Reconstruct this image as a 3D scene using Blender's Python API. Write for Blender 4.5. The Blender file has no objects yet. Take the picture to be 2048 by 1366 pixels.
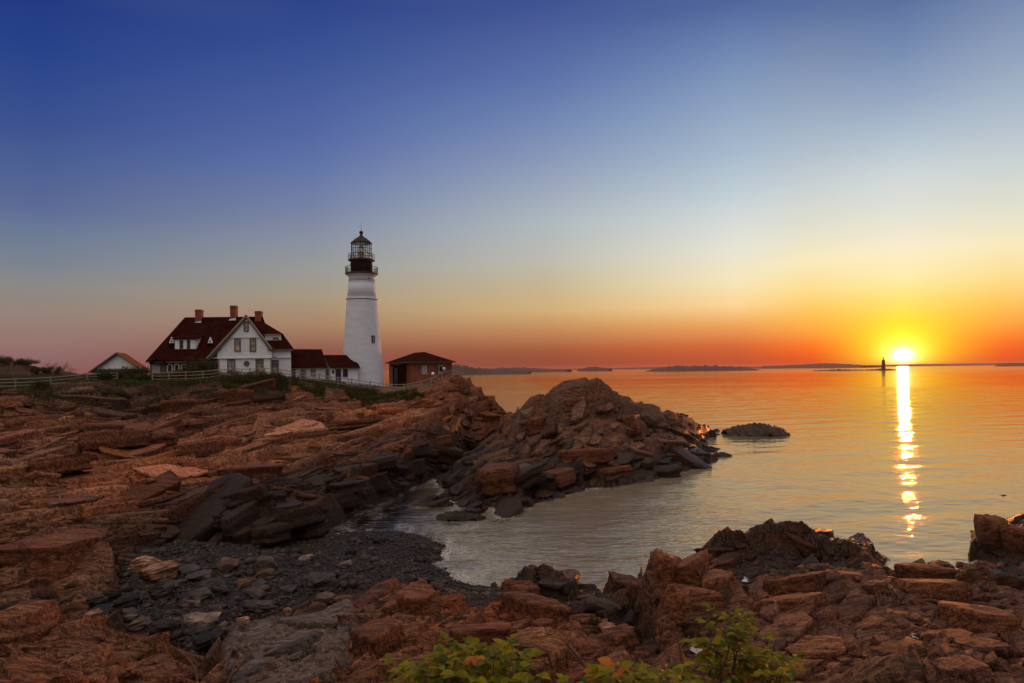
import bpy, bmesh, math, random
import numpy as np
from mathutils import Vector, Matrix
from mathutils.geometry import delaunay_2d_cdt

# ============================================================ camera, sky, sun, exposure
F = 1365.0; CX, CY = 1024.0, 683.0; HV = 55.7; ROLL = 0.0105; H = 10.0
def yh(px): return CY + HV - ROLL*(px-CX)                 # the horizon's row at a column
def P(px, py, Y, z=None):
    """a point of the photograph at depth Y in world metres"""
    dx, dy = px-CX, py-CY
    u = dx*math.cos(ROLL) - dy*math.sin(ROLL); v = dy*math.cos(ROLL) + dx*math.sin(ROLL)
    return Vector((u*Y/F, Y, (H-(v-HV)*Y/F) if z is None else z))
def PZ(px, py, z):
    """a point of the photograph on the level z"""
    dx, dy = px-CX, py-CY
    v = dy*math.cos(ROLL) + dx*math.sin(ROLL)
    return P(px, py, (H-z)*F/(v-HV))
scene = bpy.context.scene
C = bpy.context.collection
cam = bpy.data.cameras.new('camera'); camo = bpy.data.objects.new('camera', cam); C.objects.link(camo)
camo.location = (0, 0, H)
camo.rotation_euler = (Matrix.Rotation(math.radians(90), 3, 'X') @ Matrix.Rotation(-ROLL, 3, 'Z')).to_euler()
cam.sensor_width = 36.0; cam.lens = F/2048*36.0; cam.shift_y = HV/2048; cam.shift_x = 0.0
cam.clip_start = 0.1; cam.clip_end = 60000
scene.camera = camo
scene.view_settings.view_transform = 'Standard'; scene.view_settings.look = 'None'
scene.view_settings.exposure = 0.0; scene.view_settings.gamma = 1.0
scene.cycles.use_denoising = True
scene.cycles.max_bounces = 5; scene.cycles.diffuse_bounces = 1; scene.cycles.glossy_bounces = 3
scene.cycles.transparent_max_bounces = 6; scene.cycles.caustics_reflective = False; scene.cycles.caustics_refractive = False
scene.cycles.use_adaptive_sampling = True; scene.cycles.adaptive_threshold = 0.015

def lin(c):
    r = []
    for v in c:
        v /= 255.0
        r.append(v/12.92 if v <= 0.04045 else ((v+0.055)/1.055)**2.4)
    return tuple(r)
SUN_PX = (1806, 711)
sd = P(SUN_PX[0], SUN_PX[1], 1.0) - Vector((0, 0, H)); sd.normalize()
SUN_AZ = math.atan2(sd.x, sd.y); SUN_EL = math.asin(sd.z)

def nd(nt, typ, loc=None, **kw):
    n = nt.nodes.new(typ)
    for k, v in kw.items(): setattr(n, k, v)
    return n
class NT:
    """small helper for writing node trees"""
    def __init__(s, nt): s.nt = nt; nt.nodes.clear()
    def n(s, typ, ins=None, **kw):
        n = s.nt.nodes.new(typ)
        for k, v in kw.items(): setattr(n, k, v)
        for k, v in (ins or {}).items():
            sock = n.inputs[k]
            if hasattr(v, 'is_output') or isinstance(v, bpy.types.NodeSocket): s.nt.links.new(v, sock)
            else: sock.default_value = v
        return n
    def math(s, op, a, b=0.0, c=None, clamp=False):
        n = s.nt.nodes.new('ShaderNodeMath'); n.operation = op; n.use_clamp = clamp
        for i, v in enumerate((a, b, c)):
            if v is None: continue
            if isinstance(v, bpy.types.NodeSocket): s.nt.links.new(v, n.inputs[i])
            else: n.inputs[i].default_value = v
        return n.outputs[0]
    def mixc(s, f, a, b, mode='MIX'):
        n = s.nt.nodes.new('ShaderNodeMix'); n.data_type = 'RGBA'; n.blend_type = mode
        for i, v in ((0, f), (6, a), (7, b)):
            if isinstance(v, bpy.types.NodeSocket): s.nt.links.new(v, n.inputs[i])
            else: n.inputs[i].default_value = (*v, 1.0) if isinstance(v, tuple) and len(v) == 3 else v
        return n.outputs[2]
    def ramp(s, f, stops, interp='LINEAR'):
        n = s.nt.nodes.new('ShaderNodeValToRGB'); cr = n.color_ramp; cr.interpolation = interp
        while len(cr.elements) < len(stops): cr.elements.new(0.5)
        for i, (p, c) in enumerate(stops):
            cr.elements[i].position = p; cr.elements[i].color = (*c, 1.0)
        if f is not None: s.nt.links.new(f, n.inputs[0])
        return n.outputs[0]
    def smooth(s, x, a, b, lo=0.0, hi=1.0):
        n = s.nt.nodes.new('ShaderNodeMapRange'); n.interpolation_type = 'SMOOTHSTEP'
        s.nt.links.new(x, n.inputs[0])
        for i, v in enumerate((a, b, lo, hi)): n.inputs[i+1].default_value = v
        return n.outputs[0]

world = bpy.data.worlds.new('World'); scene.world = world; world.use_nodes = True
w = NT(world.node_tree)
def zsin(px, py):
    az = math.atan((px-CX)/F)
    e = (yh(px)-py)/F*math.cos(az)
    return math.sin(math.atan(e))
def stops(px, lst, zen):
    r = [(max(0.0, zsin(px, py)), lin(c)) for py, c in lst]
    r = sorted(r, key=lambda t: t[0]); r += [(p, c) for p, c in zen]
    return r
tc = w.n('ShaderNodeTexCoord').outputs['Generated']
sep = w.n('ShaderNodeSeparateXYZ', {0: tc})
X_, Y_, Z_ = sep.outputs[0], sep.outputs[1], sep.outputs[2]
az = w.math('ARCTAN2', X_, Y_)
daz = w.math('SUBTRACT', az, SUN_AZ)
daz = w.math('ABSOLUTE', w.math('ARCTAN2', w.math('SINE', daz), w.math('COSINE', daz)))   # 0 .. pi from the sun
zc = w.math('MAXIMUM', Z_, 0.0)
ZEN = [(0.56, (0.10, 0.13, 0.25)), (0.68, (0.42, 0.39, 0.40)), (0.82, (1.1, 0.96, 0.88)), (1.0, (1.5, 1.28, 1.13))]  # overhead sky brightened as added light for the rock tops
SKY = [  # angle from the sun, column of the photograph, (row, colour)
 (0.0, 1806, [(728, (250, 140, 28)), (690, (255, 188, 40)), (640, (255, 212, 55)), (600, (254, 226, 115)), (550, (254, 238, 175)), (500, (252, 238, 205)), (430, (228, 228, 215)), (350, (208, 216, 218)), (280, (180, 196, 208)), (200, (150, 168, 195)), (100, (118, 140, 178)), (0, (90, 112, 160))]),
 (0.105, 1640, [(730, (205, 62, 26)), (715, (240, 84, 28)), (690, (255, 118, 40)), (660, (255, 166, 66)), (620, (255, 200, 95)), (580, (254, 222, 140)), (520, (250, 235, 190)), (460, (228, 226, 205)), (380, (205, 212, 212)), (300, (178, 192, 205)), (200, (148, 166, 190)), (0, (86, 108, 158))]),
 (0.20, 1490, [(733, (172, 64, 40)), (715, (195, 84, 48)), (690, (216, 106, 56)), (650, (240, 165, 90)), (610, (254, 214, 148)), (560, (248, 232, 188)), (500, (232, 230, 212)), (440, (215, 220, 218)), (380, (192, 206, 214)), (300, (165, 185, 205)), (100, (112, 136, 180)), (0, (80, 102, 156))]),
 (0.465, 1100, [(737, (134, 66, 54)), (718, (150, 78, 56)), (700, (164, 92, 60)), (660, (195, 138, 90)), (620, (211, 176, 122)), (570, (200, 182, 148)), (520, (190, 188, 176)), (450, (176, 186, 190)), (320, (138, 153, 185)), (250, (116, 138, 180)), (160, (94, 115, 170)), (0, (62, 82, 146))]),
 (0.80, 630, [(741, (134, 74, 68)), (700, (142, 90, 76)), (650, (168, 132, 102)), (600, (168, 150, 126)), (540, (153, 154, 150)), (480, (138, 145, 160)), (420, (120, 132, 164)), (340, (98, 118, 168)), (270, (84, 104, 164)), (100, (56, 82, 148)), (0, (44, 68, 138))]),
 (1.12, 110, [(748, (138, 92, 92)), (725, (142, 102, 102)), (680, (150, 118, 112)), (620, (149, 132, 122)), (570, (138, 137, 136)), (520, (120, 130, 145)), (460, (105, 121, 150)), (420, (92, 108, 150)), (350, (79, 98, 149)), (250, (58, 82, 144)), (100, (38, 66, 138)), (0, (33, 58, 130))]),
]
BACK = [(0.0, (0.27, 0.23, 0.22)), (0.15, (0.33, 0.30, 0.29)), (0.40, (0.40, 0.37, 0.37)), (0.68, (0.66, 0.60, 0.58)), (0.82, (1.1, 0.96, 0.88)), (1.0, (1.5, 1.28, 1.13))]  # unseen sky behind the camera, brightened as added fill for the building fronts
col = None
for k, (ad, pxc, lst) in enumerate(SKY):
    ck = w.ramp(zc, stops(pxc, lst, ZEN))
    if col is None: col = ck
    else:
        mr = w.n('ShaderNodeMapRange', {0: daz, 1: SKY[k-1][0], 2: ad}); col = w.mixc(mr.outputs[0], col, ck)
cB = w.ramp(zc, BACK)
col = w.mixc(w.smooth(daz, 1.45, 2.3), col, cB)
# glow and disc of the sun
sdv = w.n('ShaderNodeCombineXYZ', {0: sd.x, 1: sd.y, 2: sd.z}).outputs[0]
dx_ = w.math('MULTIPLY', daz, 0.93)
dz_ = w.math('SUBTRACT', Z_, sd.z)
r2 = w.math('ADD', w.math('MULTIPLY', dx_, dx_), w.math('MULTIPLY', w.math('MULTIPLY', dz_, dz_), 1.35))
r_ = w.math('SQRT', r2)
def gauss(sig): return w.math('EXPONENT', w.math('MULTIPLY', r2, -1.0/(2*sig*sig)))
def addc(a, f, c):
    m = w.mixc(1.0, f_to_c(f, c), a, 'ADD'); return m
def f_to_c(f, c):
    n = w.n('ShaderNodeVectorMath', operation='SCALE'); n.inputs[0].default_value = c; w.nt.links.new(f, n.inputs[3]); return n.outputs[0]
col = addc(col, gauss(0.065), (0.05, 0.05, 0.0))
col = addc(col, gauss(0.030), (0.35, 0.60, 0.01))
col = addc(col, gauss(0.014), (0.6, 0.7, 0.30))
col = addc(col, gauss(0.0062), (3.2, 3.0, 2.2))
below = w.smooth(Z_, 0.0, -0.03)
col = w.mixc(below, col, (0.05, 0.04, 0.035))
sky = w.n('ShaderNodeTexSky', sky_type='NISHITA', sun_disc=False, sun_elevation=max(SUN_EL, 0.012), sun_rotation=SUN_AZ, altitude=10.0)
bg1 = w.n('ShaderNodeBackground', {'Color': col, 'Strength': 1.0})
bg2 = w.n('ShaderNodeBackground', {'Color': sky.outputs[0], 'Strength': 0.0})
w.n('ShaderNodeOutputWorld', {'Surface': w.n('ShaderNodeAddShader', {0: bg1.outputs[0], 1: bg2.outputs[0]}).outputs[0]})
world.cycles.sampling_method = 'MANUAL'; world.cycles.sample_map_resolution = 2048

sun = bpy.data.lights.new('sun', 'SUN'); suno = bpy.data.objects.new('sun', sun); C.objects.link(suno)
sun.energy = 1.1; sun.angle = math.radians(0.7); sun.color = (1.0, 0.27, 0.05)
suno.rotation_euler = (-sd).to_track_quat('-Z', 'Y').to_euler()

# ============================================================ helpers
def hash2(ix, iy, k):
    ix = ix.astype(np.int64).astype(np.uint64); iy = iy.astype(np.int64).astype(np.uint64)
    h = ix*np.uint64(0x9E3779B97F4A7C15) ^ (iy*np.uint64(0xC2B2AE3D27D4EB4F)) ^ np.uint64((k*0x165667B19E3779F9) & 0xFFFFFFFFFFFFFFFF)
    h ^= h >> np.uint64(29); h *= np.uint64(0xBF58476D1CE4E5B9); h ^= h >> np.uint64(32)
    return (h & np.uint64(0xFFFFFF)).astype(np.float64)/float(0x1000000)
def vnoise(x, y, k=0):
    ix = np.floor(x); iy = np.floor(y); fx = x-ix; fy = y-iy
    fx = fx*fx*(3-2*fx); fy = fy*fy*(3-2*fy)
    a = hash2(ix, iy, k); b = hash2(ix+1, iy, k); c = hash2(ix, iy+1, k); d = hash2(ix+1, iy+1, k)
    return (a+(b-a)*fx)*(1-fy) + (c+(d-c)*fx)*fy
def fbm(x, y, k=0, o=4, g=0.5):
    s = 0; a = 1.0; t = 0
    for i in range(o):
        s = s + a*vnoise(x*2**i+17.3*i, y*2**i-9.1*i, k+i*7); t += a; a *= g
    return s/t*2-1
def cells(x, y, k):
    """nearest and second-nearest jittered seed: F1, F2, cell randoms and offset from the seed"""
    ix = np.floor(x); iy = np.floor(y)
    f1 = np.full(x.shape, 1e9); f2 = np.full(x.shape, 1e9)
    cx = np.zeros_like(x); cy = np.zeros_like(x); ox = np.zeros_like(x); oy = np.zeros_like(x)
    for dx in (-1, 0, 1):
        for dy in (-1, 0, 1):
            jx = ix+dx; jy = iy+dy
            sx = jx+0.1+0.8*hash2(jx, jy, k); sy = jy+0.1+0.8*hash2(jx, jy, k+1)
            d = (x-sx)**2+(y-sy)**2
            m = d < f1
            f2 = np.where(m, f1, np.minimum(f2, d)); f1 = np.where(m, d, f1)
            cx = np.where(m, jx, cx); cy = np.where(m, jy, cy); ox = np.where(m, x-sx, ox); oy = np.where(m, y-sy, oy)
    return np.sqrt(f1), np.sqrt(f2), hash2(cx, cy, k+2), hash2(cx, cy, k+3), hash2(cx, cy, k+4), ox, oy

def mesh_from(name, verts, faces, mat=None, smooth=False, parent=None, mats=None, matidx=None):
    me = bpy.data.meshes.new(name); me.from_pydata([tuple(v) for v in verts], [], faces)
    for m in (mats or ([mat] if mat else [])): me.materials.append(m)
    if matidx is not None: me.polygons.foreach_set('material_index', matidx)
    if smooth: me.polygons.foreach_set('use_smooth', [True]*len(me.polygons))
    me.update()
    o = bpy.data.objects.new(name, me); C.objects.link(o)
    if parent: o.parent = parent
    return o
def fast_mesh(name, V, Q, mat, smooth=False, parent=None):
    """V (n,3) float array, Q (m,k) int array"""
    me = bpy.data.meshes.new(name); k = Q.shape[1]
    me.vertices.add(len(V)); me.vertices.foreach_set('co', V.astype(np.float32).ravel())
    me.loops.add(Q.size); me.loops.foreach_set('vertex_index', Q.astype(np.int32).ravel())
    me.polygons.add(len(Q)); me.polygons.foreach_set('loop_start', (np.arange(len(Q))*k).astype(np.int32))
    me.polygons.foreach_set('loop_total', np.full(len(Q), k, np.int32))
    if smooth: me.polygons.foreach_set('use_smooth', np.ones(len(Q), bool))
    if mat: me.materials.append(mat)
    me.update(calc_edges=True)
    o = bpy.data.objects.new(name, me); C.objects.link(o)
    if parent: o.parent = parent
    return o
def tag(o, label=None, cat=None, group=None, kind=None):
    if label: o['label'] = label
    if cat: o['category'] = cat
    if group: o['group'] = group
    if kind: o['kind'] = kind
    return o
def empty(name, loc, label, cat, group=None, rz=0.0):
    o = bpy.data.objects.new(name, None); C.objects.link(o); o.location = loc; o.rotation_euler = (0, 0, rz)
    o.empty_display_size = 0.3
    return tag(o, label, cat, group)
class MB:
    """collects shapes; build() links them as one mesh object. Coordinates are in the frame of `org` (a thing's base)"""
    def __init__(s, org=(0, 0, 0)): s.v = []; s.f = []; s.o = Vector(org)
    def add(s, vs, fs):
        b = len(s.v); s.v += [Vector(v)-s.o for v in vs]; s.f += [tuple(i+b for i in f) for f in fs]; return s
    def box(s, x0, x1, y0, y1, z0, z1):
        return s.add([(x0,y0,z0),(x1,y0,z0),(x1,y1,z0),(x0,y1,z0),(x0,y0,z1),(x1,y0,z1),(x1,y1,z1),(x0,y1,z1)],
                     [(0,3,2,1),(4,5,6,7),(0,1,5,4),(1,2,6,5),(2,3,7,6),(3,0,4,7)])
    def prism(s, pts, d):
        """polygon (list of 3-D points) extruded by vector d"""
        n = len(pts); d = Vector(d); a = [Vector(p) for p in pts]; b = [p+d for p in a]
        return s.add(a+b, [tuple(range(n))[::-1], tuple(range(n, 2*n))]+[(i, (i+1) % n, n+(i+1) % n, n+i) for i in range(n)])
    def slab(s, pts, t):
        """a roof sheet: polygon with thickness t along its normal (downwards)"""
        a = [Vector(p) for p in pts]; nrm = (a[1]-a[0]).cross(a[2]-a[0]).normalized()
        if nrm.z < 0: nrm = -nrm
        return s.prism(a, -nrm*t)
    def bar(s, a, b, w, h=None):
        a = Vector(a); b = Vector(b); h = h or w; d = (b-a).normalized()
        up = Vector((0, 0, 1)) if abs(d.z) < 0.95 else Vector((1, 0, 0))
        r = d.cross(up).normalized()*w/2; q = r.cross(d).normalized()*h/2
        return s.add([a-r-q, a+r-q, a+r+q, a-r+q, b-r-q, b+r-q, b+r+q, b-r+q],
                     [(0,3,2,1),(4,5,6,7),(0,1,5,4),(1,2,6,5),(2,3,7,6),(3,0,4,7)])
    def tube(s, pts, rad, n=6):
        pts = [Vector(p) for p in pts]; rad = rad if isinstance(rad, (list, tuple)) else [rad]*len(pts)
        vs = []; fs = []
        for i, p in enumerate(pts):
            d = (pts[min(i+1, len(pts)-1)]-pts[max(i-1, 0)]).normalized()
            up = Vector((0, 0, 1)) if abs(d.z) < 0.9 else Vector((1, 0, 0))
            r = d.cross(up).normalized(); q = r.cross(d)
            for k in range(n):
                t = 2*math.pi*k/n; vs.append(p+(r*math.cos(t)+q*math.sin(t))*rad[i])
        for i in range(len(pts)-1):
            for k in range(n): fs.append((i*n+k, i*n+(k+1) % n, (i+1)*n+(k+1) % n, (i+1)*n+k))
        fs += [tuple(range(n))[::-1], tuple(range((len(pts)-1)*n, len(pts)*n))]
        return s.add(vs, fs)
    def lathe(s, c, prof, n=48, cap=True, a0=0.0):
        vs = []; fs = []; c = Vector(c)
        for r, z in prof:
            for k in range(n):
                t = 2*math.pi*k/n+a0; vs.append(c+Vector((r*math.cos(t), r*math.sin(t), z)))
        for i in range(len(prof)-1):
            for k in range(n): fs.append((i*n+k, i*n+(k+1) % n, (i+1)*n+(k+1) % n, (i+1)*n+k))
        if cap: fs += [tuple(range(n))[::-1], tuple(range((len(prof)-1)*n, len(prof)*n))]
        return s.add(vs, fs)
    def build(s, name, mat, parent=None, smooth=False, xf=None):
        vs = s.v if xf is None else [xf @ v for v in s.v]
        return mesh_from(name, vs, s.f, mat, smooth, parent)

# ============================================================ materials
def pbr(name, colr, rough=0.8, metal=0.0, var=0.0, scale=3.0, bump=0.0, bscale=20.0, spec=0.4, stretch=(1, 1, 1)):
    m = bpy.data.materials.new(name); m.use_nodes = True; t = NT(m.node_tree)
    oc = t.n('ShaderNodeTexCoord').outputs['Object']
    mp = t.n('ShaderNodeMapping', {0: oc}); mp.inputs['Scale'].default_value = stretch
    n1 = t.n('ShaderNodeTexNoise', {'Vector': mp.outputs[0], 'Scale': scale, 'Detail': 6.0, 'Roughness': 0.65}).outputs[0]
    f = t.smooth(n1, 0.3, 0.7)
    dark = tuple(c*(1-var) for c in colr); lite = tuple(min(1, c*(1+var)) for c in colr)
    c = t.mixc(f, dark, lite)
    ins = {'Base Color': c, 'Roughness': rough, 'Metallic': metal, 'Specular IOR Level': spec}
    if bump:
        n2 = t.n('ShaderNodeTexNoise', {'Vector': mp.outputs[0], 'Scale': bscale, 'Detail': 4.0}).outputs[0]
        ins['Normal'] = t.n('ShaderNodeBump', {'Height': n2, 'Strength': 0.8, 'Distance': bump}).outputs[0]
    b = t.n('ShaderNodeBsdfPrincipled', ins)
    t.n('ShaderNodeOutputMaterial', {0: b.outputs[0]})
    return m
def boards(name, colr, pitch, axis=2, var=0.06, depth=0.02, rough=0.6, spec=0.3):
    """painted clapboards / shingle courses: a saw-tooth bump along one axis"""
    m = bpy.data.materials.new(name); m.use_nodes = True; t = NT(m.node_tree)
    oc = t.n('ShaderNodeTexCoord').outputs['Object']
    sp = t.n('ShaderNodeSeparateXYZ', {0: oc}).outputs[axis]
    saw = t.math('FRACT', t.math('DIVIDE', sp, pitch))
    n1 = t.n('ShaderNodeTexNoise', {'Vector': oc, 'Scale': 1.4, 'Detail': 5.0}).outputs[0]
    c = t.mixc(t.smooth(n1, 0.3, 0.7), tuple(x*(1-var) for x in colr), tuple(min(1, x*(1+var)) for x in colr))
    gap = t.smooth(saw, 0.0, 0.16)
    c = t.mixc(gap, tuple(x*0.66 for x in colr), c)
    bp = t.n('ShaderNodeBump', {'Height': saw, 'Strength': 0.9, 'Distance': depth}).outputs[0]
    b = t.n('ShaderNodeBsdfPrincipled', {'Base Color': c, 'Roughness': rough, 'Normal': bp, 'Specular IOR Level': spec})
    t.n('ShaderNodeOutputMaterial', {0: b.outputs[0]})
    return m
def brick(name, c1, c2, mortar, sc=1.0):
    m = bpy.data.materials.new(name); m.use_nodes = True; t = NT(m.node_tree)
    oc = t.n('ShaderNodeTexCoord').outputs['Object']
    s = t.n('ShaderNodeSeparateXYZ', {0: oc})
    v = t.n('ShaderNodeCombineXYZ', {0: t.math('ADD', s.outputs[0], s.outputs[1]), 1: s.outputs[2]}).outputs[0]
    br = t.n('ShaderNodeTexBrick', {'Vector': v, 'Color1': (*c1, 1), 'Color2': (*c2, 1), 'Mortar': (*mortar, 1), 'Scale': sc,
             'Mortar Size': 0.012, 'Brick Width': 0.24, 'Row Height': 0.085})
    n1 = t.n('ShaderNodeTexNoise', {'Vector': oc, 'Scale': 0.9, 'Detail': 5.0}).outputs[0]
    c = t.mixc(t.smooth(n1, 0.35, 0.7), br.outputs[0], t.mixc(0.5, br.outputs[0], (0.05, 0.03, 0.025)))
    b = t.n('ShaderNodeBsdfPrincipled', {'Base Color': c, 'Roughness': 0.85})
    t.n('ShaderNodeOutputMaterial', {0: b.outputs[0]})
    return m
M = {}
M['white'] = pbr('white_paint', (0.86, 0.86, 0.85), 0.55, var=0.05, scale=1.2)
M['tower'] = pbr('whitewashed_rubble', (0.70, 0.72, 0.74), 0.7, var=0.07, scale=0.7, bump=0.07, bscale=2.3, stretch=(1, 1, 2.2))
M['tower_smooth'] = pbr('white_plaster', (0.70, 0.71, 0.74), 0.6, var=0.04, scale=0.8, bump=0.02, bscale=5)
M['clap'] = boards('white_clapboard', (0.90, 0.89, 0.87), 0.19)
M['clapwide'] = boards('white_wide_boards', (0.90, 0.89, 0.88), 0.30)
M['vboard'] = boards('white_vertical_boards', (0.84, 0.84, 0.86), 0.22, axis=0)
M['roof'] = boards('maroon_shingles', (0.028, 0.0065, 0.005), 0.20, axis=2, var=0.3, rough=0.95, spec=0.0)
M['roofo'] = boards('orange_shingles', (0.19, 0.06, 0.03), 0.20, axis=2, var=0.25, rough=0.95, spec=0.0)
M['roofb'] = boards('brown_shingles', (0.030, 0.010, 0.007), 0.20, axis=2, var=0.25, rough=0.95, spec=0.0)
M['trim'] = pbr('olive_trim', (0.15, 0.105, 0.062), 0.6, var=0.15)
M['trimlight'] = pbr('tan_trim', (0.30, 0.23, 0.15), 0.6, var=0.15)
M['porch'] = pbr('brown_stone', (0.16, 0.105, 0.07), 0.8, var=0.3, scale=4)
M['dark'] = pbr('dark_opening', (0.012, 0.011, 0.010), 0.5)
M['door'] = pbr('dark_door', (0.035, 0.030, 0.022), 0.5, var=0.2)
M['doorbrown'] = pbr('brown_door', (0.17, 0.10, 0.05), 0.6, var=0.2)
M['chim'] = brick('chimney_brick', (0.36, 0.058, 0.026), (0.29, 0.045, 0.021), (0.20, 0.08, 0.05))
M['brick'] = brick('red_brick', (0.36, 0.07, 0.027), (0.28, 0.055, 0.022), (0.24, 0.09, 0.05))
M['lead'] = pbr('grey_flashing', (0.5, 0.5, 0.52), 0.5, var=0.1)
M['stone'] = pbr('foundation_stone', (0.30, 0.24, 0.20), 0.9, var=0.3, scale=5)
M['iron'] = pbr('black_iron', (0.030, 0.020, 0.015), 0.7, metal=0.0, var=0.35, scale=3, spec=0.15)
M['ironbrown'] = pbr('brown_iron', (0.10, 0.045, 0.022), 0.5, var=0.35, scale=3)
M['brass'] = pbr('brass_lens', (0.55, 0.42, 0.2), 0.25, metal=0.8, var=0.2)
M['wood'] = pbr('weathered_wood', (0.27, 0.22, 0.18), 0.85, var=0.3, scale=4, bump=0.01)
M['orange'] = pbr('orange_box', (0.75, 0.22, 0.02), 0.5)
M['curtain'] = pbr('window_blind', (0.42, 0.40, 0.36), 0.7, var=0.2, scale=2)
def glass_mat():
    m = bpy.data.materials.new('window_glass'); m.use_nodes = True; t = NT(m.node_tree)
    oc = t.n('ShaderNodeTexCoord').outputs['Object']
    n1 = t.n('ShaderNodeTexNoise', {'Vector': oc, 'Scale': 1.6, 'Detail': 2.0}).outputs[0]
    c = t.mixc(t.smooth(n1, 0.35, 0.65), (0.14, 0.12, 0.09), (0.48, 0.44, 0.36))
    b = t.n('ShaderNodeBsdfPrincipled', {'Base Color': c, 'Roughness': 0.12, 'Specular IOR Level': 0.9})
    t.n('ShaderNodeOutputMaterial', {0: b.outputs[0]}); return m
M['glass'] = glass_mat()
def lantern_glass():
    m = bpy.data.materials.new('lantern_glass'); m.use_nodes = True; t = NT(m.node_tree)
    a = t.n('ShaderNodeBsdfTransparent', {'Color': (0.86, 0.88, 0.88, 1)}); g = t.n('ShaderNodeBsdfGlossy', {'Color': (1, 1, 1, 1), 'Roughness': 0.05})
    mx = t.n('ShaderNodeMixShader', {0: 0.16, 1: a.outputs[0], 2: g.outputs[0]})
    t.n('ShaderNodeOutputMaterial', {0: mx.outputs[0]}); return m
M['lglass'] = lantern_glass()

def rock_mat():
    m = bpy.data.materials.new('shore_rock'); m.use_nodes = True; t = NT(m.node_tree)
    geo = t.n('ShaderNodeNewGeometry'); pos = geo.outputs['Position']
    vc = t.n('ShaderNodeAttribute', attribute_name='Col').outputs['Color']
    ms = t.n('ShaderNodeSeparateColor', {0: t.n('ShaderNodeAttribute', attribute_name='Msk').outputs['Color']})
    wet, smo, gra = ms.outputs[0], ms.outputs[1], ms.outputs[2]
    # bedding direction: strike about 34 degrees from X, dipping
    mp = t.n('ShaderNodeMapping', {0: pos}); mp.inputs['Rotation'].default_value = (math.radians(20), math.radians(-14), math.radians(-60)); mp.inputs['Scale'].default_value = (0.22, 3.2, 2.6)
    st = t.n('ShaderNodeTexNoise', {'Vector': mp.outputs[0], 'Scale': 2.6, 'Detail': 9.0, 'Roughness': 0.66, 'Distortion': 0.08}).outputs[0]
    fi = t.n('ShaderNodeTexNoise', {'Vector': pos, 'Scale': 7.0, 'Detail': 8.0, 'Roughness': 0.7}).outputs[0]
    mp2 = t.n('ShaderNodeMapping', {0: pos}); mp2.inputs['Rotation'].default_value = (0.3, -0.2, math.radians(-60)); mp2.inputs['Scale'].default_value = (0.35, 1.5, 1.3)
    wv = t.n('ShaderNodeTexNoise', {'Vector': mp2.outputs[0], 'Scale': 1.5, 'Detail': 3.0}).outputs['Color']
    wsum = t.n('ShaderNodeVectorMath', {0: mp2.outputs[0], 1: t.n('ShaderNodeVectorMath', {0: wv, 3: 0.7}, operation='SCALE').outputs[0]}, operation='ADD').outputs[0]
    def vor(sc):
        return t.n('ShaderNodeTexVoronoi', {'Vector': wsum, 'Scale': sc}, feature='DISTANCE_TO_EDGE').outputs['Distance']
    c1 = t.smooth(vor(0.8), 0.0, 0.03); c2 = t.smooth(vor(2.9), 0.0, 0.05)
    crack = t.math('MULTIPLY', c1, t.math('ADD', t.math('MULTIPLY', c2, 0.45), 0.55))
    col = t.mixc(t.smooth(st, 0.36, 0.64), t.mixc(1.0, vc, (0.42, 0.36, 0.34), 'MULTIPLY'), t.mixc(1.0, vc, (1.45, 1.35, 1.25), 'MULTIPLY'))
    fg_ = t.n('ShaderNodeTexNoise', {'Vector': pos, 'Scale': 19.0, 'Detail': 5.0, 'Roughness': 0.7}).outputs[0]
    col = t.mixc(t.smooth(fg_, 0.36, 0.62), t.mixc(1.0, col, (0.50, 0.46, 0.44), 'MULTIPLY'), t.mixc(1.0, col, (1.30, 1.26, 1.22), 'MULTIPLY'))
    col = t.mixc(t.math('MULTIPLY', t.smooth(fi, 0.57, 0.72), 0.8), col, t.mixc(1.0, col, (2.1, 2.0, 1.95), 'MULTIPLY'))
    col = t.mixc(t.math('MULTIPLY', t.smooth(fi, 0.40, 0.28), 0.45), col, (0.020, 0.014, 0.011))
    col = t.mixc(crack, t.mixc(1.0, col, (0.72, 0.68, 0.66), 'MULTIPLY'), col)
    h = t.math('ADD', t.math('ADD', t.math('MULTIPLY', st, 0.55), t.math('MULTIPLY', fi, 0.55)), t.math('MULTIPLY', fg_, 0.16))
    h = t.math('ADD', h, t.math('MULTIPLY', crack, 0.14))
    h = t.math('MULTIPLY', h, t.math('SUBTRACT', 1.0, t.math('MULTIPLY', smo, 0.55)))
    bp = t.n('ShaderNodeBump', {'Height': h, 'Strength': 1.0, 'Distance': 0.16}).outputs[0]
    ro = t.math('SUBTRACT', 0.68, t.math('MULTIPLY', wet, 0.22))
    b = t.n('ShaderNodeBsdfPrincipled', {'Base Color': col, 'Roughness': ro, 'Specular IOR Level': t.math('ADD', 0.06, t.math('MULTIPLY', wet, 0.12)), 'Normal': bp})
    t.n('ShaderNodeOutputMaterial', {0: b.outputs[0]}); return m
M['rock'] = rock_mat()
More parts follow.
